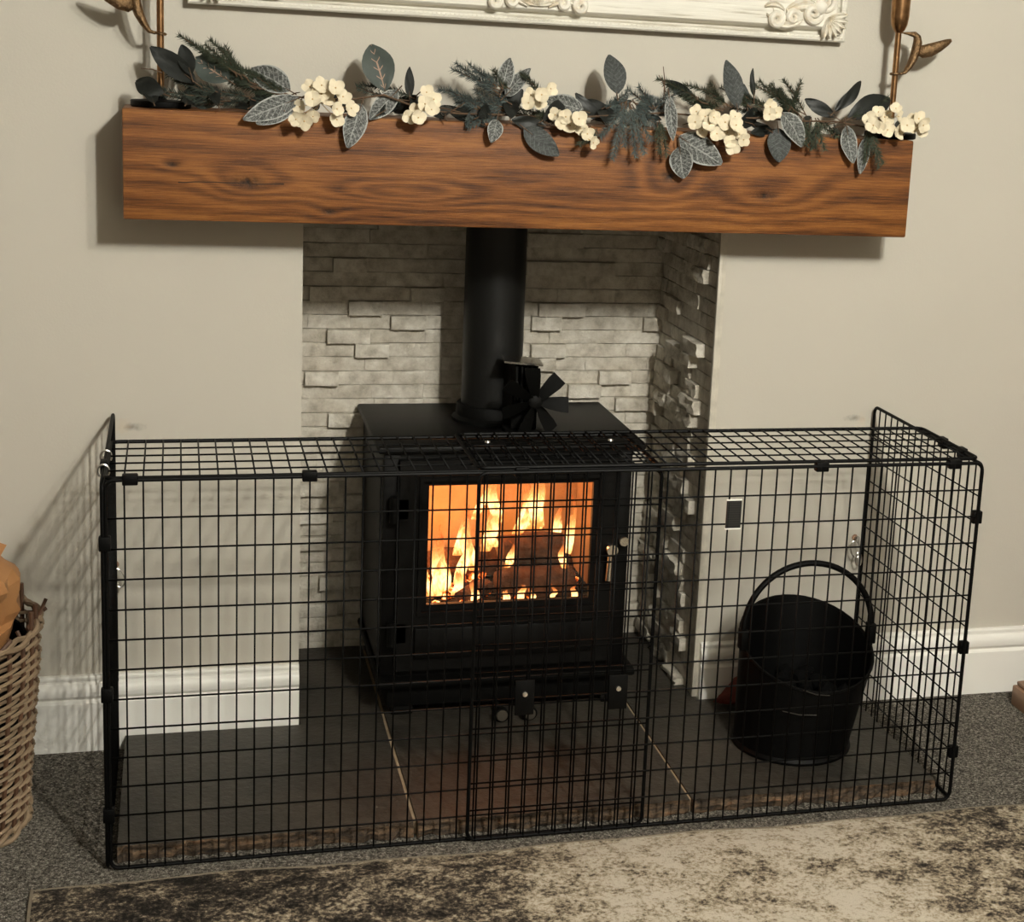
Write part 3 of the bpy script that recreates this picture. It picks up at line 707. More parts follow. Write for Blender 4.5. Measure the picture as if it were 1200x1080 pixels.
for j, zz in enumerate((.006, .014, BH+.004, BH+.010)):   # twisted foot and rim borders
    pts = [(BX+(BR(zz)+.005+.004*math.cos(15*2*PI*k/180+j*PI))*math.cos(2*PI*k/180), BY+(BR(zz)+.005+.004*math.cos(15*2*PI*k/180+j*PI))*math.sin(2*PI*k/180), zz+.004*math.sin(15*2*PI*k/180+j*PI)) for k in range(180)]
    b = MB(); b.tube(pts, .005, 6, closed=True); b.build('border', M_WILLOW, bk)
for a, z, dx, dz in ((.35, BH-.01, .02, .012), (.1, BH+.01, .012, .028), (-.4, BH, -.01, .02), (-.7, BH+.005, .02, .02)):
    p = Vector((BX+(BR(z)+.004)*math.cos(a), BY+(BR(z)+.004)*math.sin(a), z)); b = MB(); b.tube([p+Vector((-.03*math.sin(-a)-.02, -.03, -.012)), p, p+Vector((dx, .01, dz))], .0035, 6); b.build('loose_end', M_STAKE, bk)
b = MB(); b.lathe((BX, BY, .004), [(.17, 0), (.176, .002), (.176, .01)], 32); b.build('base', M_STAKE, bk)
b = MB(); b.lathe((BX, BY, .02), [(.172, 0), (.198, .24), (.2, .31), (.195, .31), (.168, .005)], 32, caps=False); b.build('liner', M_LINER, bk)
# paper sack stuffed in the basket
b = MB(); n = 40; rings = []
PRF = [(.20, .12), (.28, .165), (.345, .172), (.385, .190), (.41, .198), (.44, .186), (.465, .165), (.49, .125), (.505, .08), (.51, .03)]
for j in range(22):
    z = .20 + .31*j/21
    for (za, ra), (zb, rb) in zip(PRF, PRF[1:]):
        if za <= z <= zb+1e-6: base = ra+(rb-ra)*(z-za)/(zb-za)
    ring = []
    for k in range(n):
        a = 2*PI*k/n; q = Vector((math.cos(a)*1.6, math.sin(a)*1.6, z*9))
        d = abs(mn.noise(q*1.3))*-1.1 + .5*abs(mn.noise(q*2.7))
        r = base*(1+(.34 if z > .37 else .08)*d)
        ring.append((BX+r*math.cos(a), BY+r*math.sin(a), z + (.03*mn.noise(q*1.4) if z > .37 else 0)))
    rings.append(ring)
b.loft(rings)
sk = empty('paper_sack', (BX+.02, BY, .2), 'crumpled brown paper sack poking out of the willow basket', 'sack')
b.build('sack_body', M_PAPER, sk, ang=14)
b = MB(); tp = Vector((BX+.115, BY-.02, .465))
b.add([tp, tp+Vector((.030, -.01, -.010)), tp+Vector((.058, .0, .040)), tp+Vector((.022, .012, .052)), tp+Vector((-.02, .02, .03)), tp+Vector((.02, .02, .012))], [(0,1,2,3),(0,3,4),(0,5,1),(1,5,2),(2,5,3),(3,5,4),(4,5,0)])
b.build('folded_corner', M_PAPER, sk, smooth=False)

# ================================================================== RUG
b = MB(); nx, ny = 160, 60; x0, x1, y0, y1 = -.832, 1.9, -2.6, -.543
vs = []; fs = []
for j in range(ny+1):
    for i in range(nx+1):
        x = x0+(x1-x0)*i/nx; y = y0+(y1-y0)*j/ny
        e = min(1, min(i, nx-i, ny-j, j)/2)
        yy = y + (.004*math.sin(x*9)+.003*math.sin(x*23+1) - .012*max(0, (x-.5))**1*(1 if x < 1 else 1))*(1 if j == ny else 0)
        vs.append((x + (.003*math.sin(y*14) if i == 0 else 0), yy, .003 + .008*e + .0012*mn.noise(Vector((x*20, y*20, 0)))))
W = nx+1
fs = [(j*W+i, j*W+i+1, (j+1)*W+i+1, (j+1)*W+i) for j in range(ny) for i in range(nx)]
b.add(vs, fs); b.add([(x, y, .0005) for x, y in ((x0, y0), (x1, y0), (x1, y1-.01), (x0, y1-.01))], [(3,2,1,0)])
rg = empty('rug', (.5, -1.57, 0), 'mottled cream and brown low-pile rug in front of the fireguard', 'rug')
b.build('pile', M_RUG, rg)
b = MB(); b.tube([vs[j*W][:2]+(.0045,) for j in range(ny+1)], .003, 6); b.build('bound_edge', M_RUGEDGE, rg)
b = MB(); b.tube([vs[ny*W+i][:2]+(.003,) for i in range(nx+1)], .002, 6); b.build('bound_edge', M_RUGEDGE, rg)

# ================================================================== CABINET at the right edge
cbt = empty('wooden_cabinet', (1.45, -.3, 0), 'brown wooden cabinet base at the right edge of the wall', 'cabinet')
b = MB(); b.box(1.168, 1.75, -.42, -.085, 0, .046, bev=.004); b.build('plinth', M_CAB, cbt)
b = MB(); b.box(1.176, 1.742, -.41, -.088, .046, .056, bev=.004); b.build('moulding', M_CAB, cbt)
b = MB(); b.box(1.222, 1.73, -.40, -.09, .056, .70, bev=.003); b.build('carcass', M_CAB, cbt)
b = MB(); b.box(1.206, 1.742, -.42, -.08, .70, .725, bev=.004); b.build('top', M_CAB, cbt)
for x in (1.226, 1.482):
    b = MB(); b.box(x, x+.244, -.414, -.40, .07, .69, bev=.003); d = b.build('door', M_CAB, cbt)
    b = MB(); b.tube([(x+(.215 if x < 1.3 else .03), -.414, .42), (x+(.215 if x < 1.3 else .03), -.43, .42), (x+(.215 if x < 1.3 else .03), -.436, .42)], [.004, .011, .008], 12); b.build('knob', M_BRASS, d)

# ================================================================== CANDLESTICKS
def loft_path(b, pts, rx, ry, nrm=Vector((0, 1, 0)), n=12):
    pts = [Vector(p) for p in pts]; rings = []
    for i, p in enumerate(pts):
        t = (pts[min(i+1, len(pts)-1)]-pts[max(i-1, 0)]).normalized(); s = t.cross(nrm).normalized()
        rings.append([p + s*rx[i]*math.cos(2*PI*k/n) + nrm*ry[i]*math.sin(2*PI*k/n) for k in range(n)])
    b.loft(rings)
def candlestick(x, s, y, lab):
    e = empty('candlestick', (x, y, MZ1), lab, 'candlestick', 'brass bird candlesticks on the mantel')
    b = MB(); b.lathe((x, y, MZ1), [(.048, 0), (.0505, .001), (.0515, .003), (.0515, .0105), (.050, .012), (.012, .0125), (.009, .016), (.0072, .020)], 40); b.build('base', M_BLACK, e)
    b = MB(); b.lathe((x, y, MZ1+.014), [(.0062, 0), (.0062, .200)], 16); b.build('stem', M_BRASS, e)
    b = MB(); b.lathe((x, y, MZ1+.206), [(.0065, 0), (.012, .006), (.0165, .016), (.0185, .032), (.019, .09), (.019, .13), (.016, .13), (.015, .10)], 24); b.build('candle_cup', M_BRASS, e)
    b = MB(); b.tube(arc((x, y, MZ1+.127), (.0085, 0, .001*s), (0, .0085, 0), 0, 2*PI, 18)[:-1], .0028, 6, closed=True); b.build('perch_ring', M_BRONZE, e)
    bd = MB(); z = MZ1
    loft_path(bd, [(x+s*.008, y-.006, z+.127), (x+s*.018, y-.005, z+.130), (x+s*.027, y-.004, z+.142), (x+s*.035, y-.003, z+.158), (x+s*.040, y-.002, z+.174), (x+s*.042, y-.002, z+.190), (x+s*.040, y-.002, z+.200), (x+s*.034, y-.002, z+.205), (x+s*.020, y-.002, z+.206), (x+s*.005, y-.001, z+.207)],
              [.0025, .004, .0065, .0085, .0095, .009, .0078, .006, .0032, .001], [.003, .005, .008, .010, .0105, .0095, .008, .006, .003, .001])
    bird = bd.build('bird', M_BRONZE, e)
    wg = MB(); loft_path(wg, [(x+s*.042, y-.004, z+.172), (x+s*.050, y-.008, z+.172), (x+s*.065, y-.012, z+.176), (x+s*.085, y-.014, z+.185), (x+s*.102, y-.013, z+.194), (x+s*.110, y-.012, z+.198)],
                         [.006, .0125, .0135, .0105, .0065, .003], [.004, .007, .0075, .006, .0045, .002])
    wg.build('wing', M_BRONZE, bird)
candlestick(-.632, -1, -.072, 'brass bird candlestick on a black base at the left end of the mantel')
candlestick(.766, 1, -.072, 'brass bird candlestick on a black base at the right end of the mantel')

# ================================================================== FRAME above the mantel
FX0, FX1, FZ0, FZ1 = -.586, .672, 1.4115, 2.10
pf = empty('mirror_frame', ((FX0+FX1)/2, 0, FZ0), 'ornate white carved mirror frame hanging on the wall above the mantel', 'mirror')
PROF = [(0, 0), (0, -.022), (.003, -.026), (.008, -.027), (.012, -.025), (.0135, -.018), (.017, -.013), (.021, -.0125), (.0235, -.018), (.0245, -.032), (.028, -.037), (.040, -.038), (.100, -.032), (.112, -.022), (.118, -.012), (.118, 0)]
for nm, corners in (('bottom_rail', ((FX0, FZ0, 1, 1), (FX1, FZ0, -1, 1))), ('top_rail', ((FX1, FZ1, -1, -1), (FX0, FZ1, 1, -1))), ('side_rail', ((FX1, FZ0, -1, 1), (FX1, FZ1, -1, -1))), ('side_rail', ((FX0, FZ1, 1, -1), (FX0, FZ0, 1, 1)))):
    b = MB(); b.loft([[(cx+sx*d, y-.004, cz+sz*d) for d, y in PROF] for cx, cz, sx, sz in corners]); rl = b.build(nm, M_FRAME, pf, ang=20)
    if nm == 'bottom_rail':
        b = MB(); N = 150
        for i in range(N):
            x = FX0+.006+(FX1-FX0-.012)*i/N
            b.tube([(x, -.0285, FZ0+.005), (x+.0055, -.0295, FZ0+.0095)], .0022, 5)
        q = b.build('rope_beading', M_FRAME, rl)
b = MB(); b.box(FX0+.11, FX1-.11, -.014, -.008, FZ0+.11, FZ1-.11); b.build('mirror_glass', M_MIRROR, pf, smooth=False)
def spiral(b, cx, cz, r0, turns, a0, sgn, y, th):
    pts = []; rs_ = []
    N = int(26*turns)
    for i in range(N+1):
        t = i/N; a = a0 + sgn*2*PI*turns*t; r = r0*(1-t*.86)
        pts.append((cx+r*math.cos(a), y-.004*t-.003*math.sin(PI*t), cz+r*math.sin(a))); rs_.append(th*(.45+.55*math.sin(PI*min(1, t*.9+.1))))
    b.tube(pts, rs_, 8)
def frond(b, p, q, wd, y, bend=.2):
    p, q = Vector((p[0], 0, p[1])), Vector((q[0], 0, q[1])); d = q-p; s = Vector((-d.z, 0, d.x)); rings = []
    N = 8
    for i in range(N+1):
        t = i/N; c = p + d*t + s*bend*math.sin(PI*t); w_ = wd*(math.sin(PI*(t*.9+.05))**.7)
        sd = s.normalized()
        rings.append([c - sd*w_ + Vector((0, y, 0)), c - sd*w_*.5 + Vector((0, y-.010, 0)), c + Vector((0, y-.006, 0)), c + sd*w_*.5 + Vector((0, y-.010, 0)), c + sd*w_ + Vector((0, y, 0)), c + Vector((0, y+.004, 0))])
    b.loft(rings)
def ornament(cx, cz, sx, sz, name='corner_ornament'):
    T = lambda x, z: (cx+sx*x, cz+sz*z)
    root = None
    b = MB()
    fan_c = T(.045, .045)
    for k in range(7):                                   # shell at the corner
        a = math.radians(180+ (k-3)*19 + 45) ; ex, ez = math.cos(a)*.040, math.sin(a)*.040
        frond(b, (fan_c[0], fan_c[1]), (fan_c[0]+sx*ex, fan_c[1]+sz*ez), .0075, -.040, 0)
    bm = bmesh.new(); bmesh.ops.create_uvsphere(bm, u_segments=14, v_segments=8, radius=.016, matrix=Matrix.Translation((fan_c[0]+sx*.02, -.042, fan_c[1]+sz*.02))); b.bm(bm)
    root = b.build(name, M_ORN, pf, ang=50)
    for (q1, q2, r, turns, a0, sg) in (((.155, .038), None, .017, 1.6, 1.2, 1), ((.120, .042), None, .016, 1.5, -1.5, -1), ((.078, .052), None, .021, 1.5, 2.2, 1), ((.052, .078), None, .021, 1.5, -.6, -1), ((.042, .120), None, .016, 1.5, 2.5, 1), ((.038, .155), None, .017, 1.6, .3, -1)):
        c = T(*q1); b = MB(); spiral(b, c[0], c[1], r, turns, a0 if sx > 0 else PI-a0, sg*sx, -.041, .0075); b.build('scroll', M_ORN, root)
    for p, q, w_, bd in (((.06, .06), (.135, .055), .013, .12), ((.10, .038), (.175, .045), .010, -.2), ((.055, .06), (.055, .135), .013, -.12), ((.07, .07), (.11, .10), .014, .1), ((.14, .055), (.18, .06), .008, .2)):
        b = MB(); frond(b, T(*p), T(*q), w_, -.040, bd*sx*sz); b.build('acanthus_leaf', M_ORN, root)
ornament(FX1, FZ0, -1, 1); ornament(FX0, FZ0, 1, 1); ornament(FX1, FZ1, -1, -1); ornament(FX0, FZ1, 1, -1)
for zc, sz in ((FZ0+.028, 1), (FZ1-.028, -1)):           # centre crests
    cx = (FX0+FX1)/2
    b = MB()
    for k in range(9):
        a = math.radians(90+(k-4)*20); frond(b, (cx, zc+sz*.006), (cx+math.cos(a)*.032, zc+sz*(.006+math.sin(a)*.040)), .0065, -.040, 0)
    root = b.build('centre_ornament', M_ORN, pf, ang=50)
    for s in (-1, 1):
        for px, pz, r, tn, a0, sg in ((.082, .010, .015, 1.5, .4, 1), (.048, .012, .013, 1.4, 3.4, -1)):
            b = MB(); spiral(b, cx+s*px, zc+sz*pz, r, tn, a0 if s > 0 else PI-a0, sg*s*sz, -.041, .007); b.build('scroll', M_ORN, root)
        b = MB(); frond(b, (cx+s*.02, zc+sz*.004), (cx+s*.075, zc+sz*.012), .009, -.040, .15*s*sz); b.build('acanthus_leaf', M_ORN, root)

LEAVES = [
 (-0.573, -0.115, 1.276, -0.649, -0.085, 1.333, 0.039, 'k'),
 (-0.627, -0.115, 1.255, -0.674, -0.085, 1.272, 0.035, 'k'),
 (-0.518, -0.115, 1.283, -0.574, -0.085, 1.318, 0.052, 'g'),
 (-0.581, -0.115, 1.289, -0.596, -0.085, 1.34, 0.029, 'k'),
 (-0.413, -0.115, 1.27, -0.479, -0.085, 1.305, 0.048, 'f'),
 (-0.4, -0.15, 1.259, -0.495, -0.165, 1.219, 0.039, 'f'),
 (-0.406, -0.15, 1.251, -0.473, -0.165, 1.213, 0.035, 'f'),
 (-0.538, -0.115, 1.241, -0.578, -0.085, 1.238, 0.018, 'g'),
 (-0.479, -0.15, 1.236, -0.505, -0.085, 1.238, 0.015, 'k'),
 (-0.291, -0.15, 1.254, -0.316, -0.165, 1.177, 0.042, 'f'),
 (-0.224, -0.115, 1.279, -0.277, -0.15, 1.227, 0.035, 'f'),
 (-0.246, -0.115, 1.277, -0.269, -0.085, 1.358, 0.058, 'g'),
 (-0.202, -0.115, 1.265, -0.199, -0.085, 1.322, 0.018, 'k'),
 (-0.19, -0.115, 1.272, -0.225, -0.085, 1.238, 0.029, 'k'),
 (-0.067, -0.15, 1.224, -0.135, -0.085, 1.255, 0.024, 'k'),
 (-0.047, -0.15, 1.237, -0.06, -0.165, 1.196, 0.029, 'f'),
 (-0.034, -0.115, 1.288, -0.014, -0.085, 1.347, 0.032, 'f'),
 (-0.027, -0.115, 1.279, 0.025, -0.085, 1.33, 0.029, 'f'),
 (-0.037, -0.115, 1.257, 0.012, -0.085, 1.291, 0.04, 'k'),
 (0.122, -0.115, 1.258, 0.053, -0.085, 1.274, 0.039, 'f'),
 (0.159, -0.115, 1.24, 0.112, -0.085, 1.289, 0.026, 'k'),
 (0.179, -0.115, 1.241, 0.135, -0.085, 1.278, 0.032, 'k'),
 (0.149, -0.115, 1.246, 0.222, -0.085, 1.28, 0.026, 'k'),
 (0.003, -0.15, 1.224, 0.067, -0.165, 1.177, 0.042, 'd'),
 (0.185, -0.115, 1.292, 0.174, -0.085, 1.363, 0.044, 'd'),
 (0.334, -0.115, 1.297, 0.285, -0.085, 1.321, 0.019, 'k'),
 (0.276, -0.15, 1.294, 0.284, -0.165, 1.212, 0.024, 'f'),
 (0.282, -0.115, 1.257, 0.241, -0.085, 1.289, 0.035, 'f'),
 (0.3, -0.15, 1.22, 0.383, -0.165, 1.173, 0.058, 'f'),
 (0.297, -0.165, 1.202, 0.309, -0.165, 1.143, 0.045, 'f'),
 (0.424, -0.115, 1.277, 0.406, -0.085, 1.365, 0.04, 'd'),
 (0.445, -0.115, 1.275, 0.445, -0.085, 1.322, 0.019, 'd'),
 (0.457, -0.115, 1.298, 0.461, -0.085, 1.352, 0.013, 'k'),
 (0.627, -0.115, 1.268, 0.573, -0.085, 1.299, 0.027, 'k'),
 (0.549, -0.115, 1.263, 0.522, -0.085, 1.283, 0.026, 'k'),
 (0.503, -0.15, 1.273, 0.543, -0.165, 1.211, 0.045, 'f'),
 (0.497, -0.15, 1.243, 0.498, -0.165, 1.18, 0.047, 'd'),
 (0.498, -0.115, 1.238, 0.442, -0.15, 1.233, 0.023, 'k'),
 (0.625, -0.115, 1.279, 0.688, -0.085, 1.339, 0.024, 'k'),
 (0.625, -0.115, 1.278, 0.673, -0.085, 1.323, 0.015, 'f'),
 (0.654, -0.115, 1.268, 0.754, -0.085, 1.307, 0.048, 'k'),
 (0.637, -0.15, 1.254, 0.651, -0.165, 1.183, 0.034, 'f'),
 (0.68, -0.15, 1.233, 0.667, -0.165, 1.163, 0.024, 'f'),
 (0.044, -0.15, 1.228, -0.02, -0.15, 1.238, 0.026, 'k'),
 (-0.144, -0.15, 1.233, -0.166, -0.085, 1.241, 0.016, 'k'),
 (-0.077, -0.115, 1.252, -0.105, -0.15, 1.219, 0.023, 'd'),
 (0.595, -0.115, 1.245, 0.557, -0.15, 1.22, 0.019, 'k'),
 (0.42, -0.115, 1.238, 0.391, -0.085, 1.252, 0.023, 'k'),
 (-0.445, -0.115, 1.245, -0.47, -0.085, 1.27, 0.026, 'k'),
 (-0.544, -0.115, 1.256, -0.594, -0.085, 1.258, 0.029, 'k'),
 (0.223, -0.115, 1.265, 0.283, -0.085, 1.247, 0.023, 'd'),
 (-0.643, -0.15, 1.24, -0.652, -0.085, 1.258, 0.023, 'k'),
 (-0.59, -0.15, 1.24, -0.582, -0.085, 1.248, 0.024, 'k'),
 (-0.536, -0.15, 1.24, -0.546, -0.085, 1.27, 0.022, 'k'),
 (-0.482, -0.15, 1.24, -0.456, -0.085, 1.252, 0.027, 'k'),
 (-0.426, -0.15, 1.24, -0.432, -0.085, 1.258, 0.029, 'k'),
 (-0.371, -0.15, 1.239, -0.375, -0.085, 1.248, 0.022, 'k'),
 (-0.315, -0.15, 1.239, -0.347, -0.085, 1.267, 0.028, 'k'),
 (-0.258, -0.15, 1.239, -0.208, -0.085, 1.266, 0.021, 'k'),
 (-0.2, -0.15, 1.239, -0.177, -0.085, 1.268, 0.029, 'k'),
 (-0.142, -0.15, 1.239, -0.132, -0.085, 1.255, 0.026, 'k'),
 (-0.083, -0.15, 1.239, -0.043, -0.085, 1.254, 0.027, 'k'),
 (-0.023, -0.15, 1.239, -0.013, -0.085, 1.272, 0.03, 'k'),
 (0.037, -0.15, 1.239, 0.093, -0.085, 1.271, 0.024, 'k'),
 (0.098, -0.15, 1.239, 0.087, -0.085, 1.258, 0.024, 'k'),
 (0.16, -0.15, 1.238, 0.169, -0.085, 1.264, 0.031, 'k'),
 (0.223, -0.15, 1.238, 0.248, -0.085, 1.269, 0.022, 'k'),
 (0.286, -0.15, 1.238, 0.289, -0.085, 1.273, 0.023, 'k'),
 (0.35, -0.15, 1.238, 0.362, -0.085, 1.247, 0.022, 'k'),
 (0.414, -0.15, 1.238, 0.476, -0.085, 1.276, 0.028, 'k'),
 (0.48, -0.15, 1.238, 0.464, -0.085, 1.252, 0.024, 'k'),
 (0.546, -0.15, 1.238, 0.588, -0.085, 1.266, 0.026, 'k'),
 (0.614, -0.15, 1.238, 0.642, -0.085, 1.248, 0.027, 'k'),
 (0.682, -0.15, 1.238, 0.757, -0.085, 1.27, 0.022, 'k'),
 (0.75, -0.15, 1.238, 0.78, -0.085, 1.266, 0.024, 'k'),
]
PINES = [
 (-0.508, -0.12, 1.297, -0.584, -0.09, 1.345, 'g'),
 (-0.504, -0.12, 1.29, -0.529, -0.09, 1.335, 'g'),
 (-0.472, -0.12, 1.28, -0.532, -0.09, 1.294, 'g'),
 (-0.428, -0.12, 1.261, -0.507, -0.09, 1.304, 'g'),
 (-0.435, -0.12, 1.264, -0.517, -0.09, 1.28, 'g'),
 (-0.515, -0.12, 1.248, -0.642, -0.09, 1.256, 'd'),
 (-0.435, -0.12, 1.258, -0.536, -0.09, 1.243, 'd'),
 (-0.472, -0.12, 1.25, -0.558, -0.09, 1.257, 'd'),
 (-0.038, -0.12, 1.288, -0.122, -0.09, 1.321, 'b'),
 (-0.044, -0.12, 1.294, -0.091, -0.09, 1.331, 'b'),
 (-0.027, -0.12, 1.258, -0.108, -0.09, 1.274, 'b'),
 (-0.027, -0.12, 1.252, -0.104, -0.09, 1.253, 'b'),
 (-0.03, -0.12, 1.245, -0.101, -0.15, 1.232, 'b'),
 (-0.015, -0.12, 1.264, -0.074, -0.09, 1.298, 'b'),
 (-0.032, -0.12, 1.291, -0.046, -0.09, 1.324, 'g'),
 (0.036, -0.12, 1.282, 0.017, -0.09, 1.314, 'g'),
 (0.052, -0.15, 1.232, -0.024, -0.09, 1.247, 'g'),
 (0.194, -0.155, 1.282, 0.141, -0.172, 1.215, 'b'),
 (0.194, -0.155, 1.278, 0.167, -0.172, 1.175, 'b'),
 (0.198, -0.155, 1.278, 0.211, -0.172, 1.18, 'b'),
 (0.203, -0.155, 1.276, 0.238, -0.172, 1.211, 'b'),
 (0.204, -0.12, 1.28, 0.155, -0.09, 1.245, 'b'),
 (0.215, -0.12, 1.281, 0.259, -0.15, 1.237, 'b'),
 (0.221, -0.12, 1.275, 0.306, -0.09, 1.268, 'b'),
 (0.183, -0.155, 1.278, 0.189, -0.172, 1.198, 'b'),
 (0.199, -0.155, 1.279, 0.228, -0.172, 1.187, 'b'),
 (0.254, -0.155, 1.245, 0.257, -0.172, 1.188, 'g'),
 (0.398, -0.12, 1.273, 0.312, -0.09, 1.3, 'g'),
 (0.398, -0.12, 1.276, 0.374, -0.09, 1.319, 'g'),
 (0.395, -0.12, 1.27, 0.339, -0.09, 1.279, 'g'),
 (0.39, -0.12, 1.27, 0.303, -0.09, 1.312, 'g'),
 (0.565, -0.12, 1.269, 0.474, -0.09, 1.329, 'g'),
 (0.565, -0.12, 1.267, 0.522, -0.09, 1.333, 'g'),
 (0.556, -0.12, 1.264, 0.503, -0.09, 1.302, 'g'),
 (0.493, -0.12, 1.282, 0.427, -0.09, 1.302, 'g'),
 (0.486, -0.12, 1.258, 0.444, -0.09, 1.27, 'd'),
 (0.569, -0.155, 1.266, 0.586, -0.172, 1.206, 'g'),
 (0.56, -0.155, 1.266, 0.548, -0.172, 1.214, 'g'),
 (0.588, -0.12, 1.265, 0.618, -0.15, 1.232, 'g'),
 (0.682, -0.155, 1.251, 0.703, -0.172, 1.178, 'g'),
 (0.663, -0.12, 1.265, 0.728, -0.09, 1.296, 'g'),
 (0.682, -0.155, 1.251, 0.675, -0.172, 1.187, 'g'),
 (-0.202, -0.12, 1.262, -0.294, -0.09, 1.281, 'd'),
 (0.108, -0.15, 1.228, 0.057, -0.09, 1.238, 'd'),
 (0.14, -0.155, 1.229, 0.12, -0.172, 1.202, 'g'),
 (-0.472, -0.12, 1.277, -0.565, -0.09, 1.33, 'g'),
 (-0.457, -0.12, 1.27, -0.55, -0.09, 1.309, 'd'),
 (-0.486, -0.12, 1.288, -0.558, -0.09, 1.342, 'g'),
 (-0.413, -0.12, 1.262, -0.485, -0.09, 1.293, 'g'),
 (-0.42, -0.12, 1.256, -0.47, -0.09, 1.283, 'd'),
 (0.364, -0.12, 1.281, 0.282, -0.09, 1.315, 'g'),
 (0.45, -0.12, 1.279, 0.406, -0.09, 1.317, 'g'),
 (0.537, -0.12, 1.279, 0.493, -0.09, 1.321, 'g'),
 (0.529, -0.12, 1.276, 0.558, -0.09, 1.318, 'g'),
 (-0.53, -0.12, 1.259, -0.608, -0.09, 1.277, 'd'),
 (0.155, -0.12, 1.263, 0.211, -0.09, 1.295, 'b'),
 (0.255, -0.12, 1.267, 0.211, -0.09, 1.302, 'b'),
 (0.271, -0.12, 1.271, 0.32, -0.09, 1.307, 'b'),
 (-0.078, -0.12, 1.252, -0.124, -0.09, 1.283, 'b'),
 (-0.496, -0.12, 1.291, -0.601, -0.09, 1.356, 'g'),
 (-0.495, -0.12, 1.286, -0.522, -0.09, 1.341, 'g'),
 (-0.469, -0.12, 1.278, -0.528, -0.09, 1.304, 'g'),
 (-0.43, -0.12, 1.262, -0.498, -0.09, 1.291, 'g'),
 (-0.423, -0.12, 1.263, -0.519, -0.09, 1.287, 'g'),
 (-0.527, -0.12, 1.253, -0.644, -0.09, 1.262, 'd'),
 (-0.438, -0.12, 1.252, -0.535, -0.09, 1.242, 'd'),
 (-0.479, -0.12, 1.256, -0.565, -0.09, 1.268, 'd'),
 (-0.037, -0.12, 1.28, -0.115, -0.09, 1.332, 'b'),
 (-0.033, -0.12, 1.29, -0.08, -0.09, 1.32, 'b'),
 (-0.02, -0.12, 1.253, -0.114, -0.09, 1.261, 'b'),
 (-0.014, -0.12, 1.256, -0.093, -0.09, 1.248, 'b'),
 (-0.031, -0.12, 1.244, -0.101, -0.15, 1.22, 'b'),
 (-0.015, -0.12, 1.259, -0.08, -0.09, 1.287, 'b'),
 (-0.02, -0.12, 1.292, -0.043, -0.09, 1.312, 'g'),
 (0.042, -0.12, 1.282, 0.004, -0.09, 1.32, 'g'),
 (0.058, -0.15, 1.236, -0.006, -0.09, 1.256, 'g'),
 (0.216, -0.12, 1.283, 0.177, -0.09, 1.241, 'b'),
 (0.216, -0.12, 1.28, 0.266, -0.15, 1.236, 'b'),
 (0.215, -0.12, 1.278, 0.307, -0.09, 1.255, 'b'),
 (0.257, -0.155, 1.25, 0.272, -0.172, 1.183, 'g'),
 (0.411, -0.12, 1.277, 0.323, -0.09, 1.315, 'g'),
 (0.403, -0.12, 1.279, 0.362, -0.09, 1.308, 'g'),
 (0.383, -0.12, 1.268, 0.356, -0.09, 1.288, 'g'),
 (0.382, -0.12, 1.263, 0.3, -0.09, 1.306, 'g'),
 (0.55, -0.12, 1.27, 0.459, -0.09, 1.323, 'g'),
 (0.552, -0.12, 1.259, 0.499, -0.09, 1.325, 'g'),
 (0.541, -0.12, 1.266, 0.517, -0.09, 1.315, 'g'),
 (0.483, -0.12, 1.278, 0.421, -0.09, 1.317, 'g'),
 (0.501, -0.12, 1.262, 0.421, -0.09, 1.275, 'd'),
 (0.573, -0.155, 1.262, 0.566, -0.172, 1.211, 'g'),
 (0.545, -0.155, 1.265, 0.562, -0.172, 1.208, 'g'),
 (0.601, -0.12, 1.261, 0.636, -0.15, 1.227, 'g'),
 (0.681, -0.155, 1.254, 0.71, -0.172, 1.184, 'g'),
 (0.65, -0.12, 1.264, 0.747, -0.09, 1.31, 'g'),
 (0.684, -0.155, 1.252, 0.674, -0.172, 1.198, 'g'),
 (-0.19, -0.12, 1.265, -0.289, -0.09, 1.284, 'd'),
 (0.095, -0.15, 1.226, 0.04, -0.09, 1.251, 'd'),
 (0.126, -0.155, 1.233, 0.102, -0.172, 1.198, 'g'),
 (-0.471, -0.12, 1.27, -0.547, -0.09, 1.318, 'g'),
 (-0.464, -0.12, 1.27, -0.561, -0.09, 1.306, 'd'),
 (-0.483, -0.12, 1.283, -0.549, -0.09, 1.35, 'g'),
 (-0.415, -0.12, 1.26, -0.505, -0.09, 1.306, 'g'),
 (-0.423, -0.12, 1.26, -0.461, -0.09, 1.292, 'd'),
 (0.351, -0.12, 1.284, 0.269, -0.09, 1.323, 'g'),
 (0.451, -0.12, 1.278, 0.397, -0.09, 1.313, 'g'),
 (0.529, -0.12, 1.272, 0.516, -0.09, 1.316, 'g'),
 (0.527, -0.12, 1.274, 0.561, -0.09, 1.333, 'g'),
 (-0.532, -0.12, 1.258, -0.621, -0.09, 1.288, 'd'),
 (0.164, -0.12, 1.264, 0.213, -0.09, 1.284, 'b'),
 (0.258, -0.12, 1.269, 0.233, -0.09, 1.307, 'b'),
 (0.257, -0.12, 1.267, 0.301, -0.09, 1.313, 'b'),
 (-0.068, -0.12, 1.25, -0.145, -0.09, 1.284, 'b'),
]
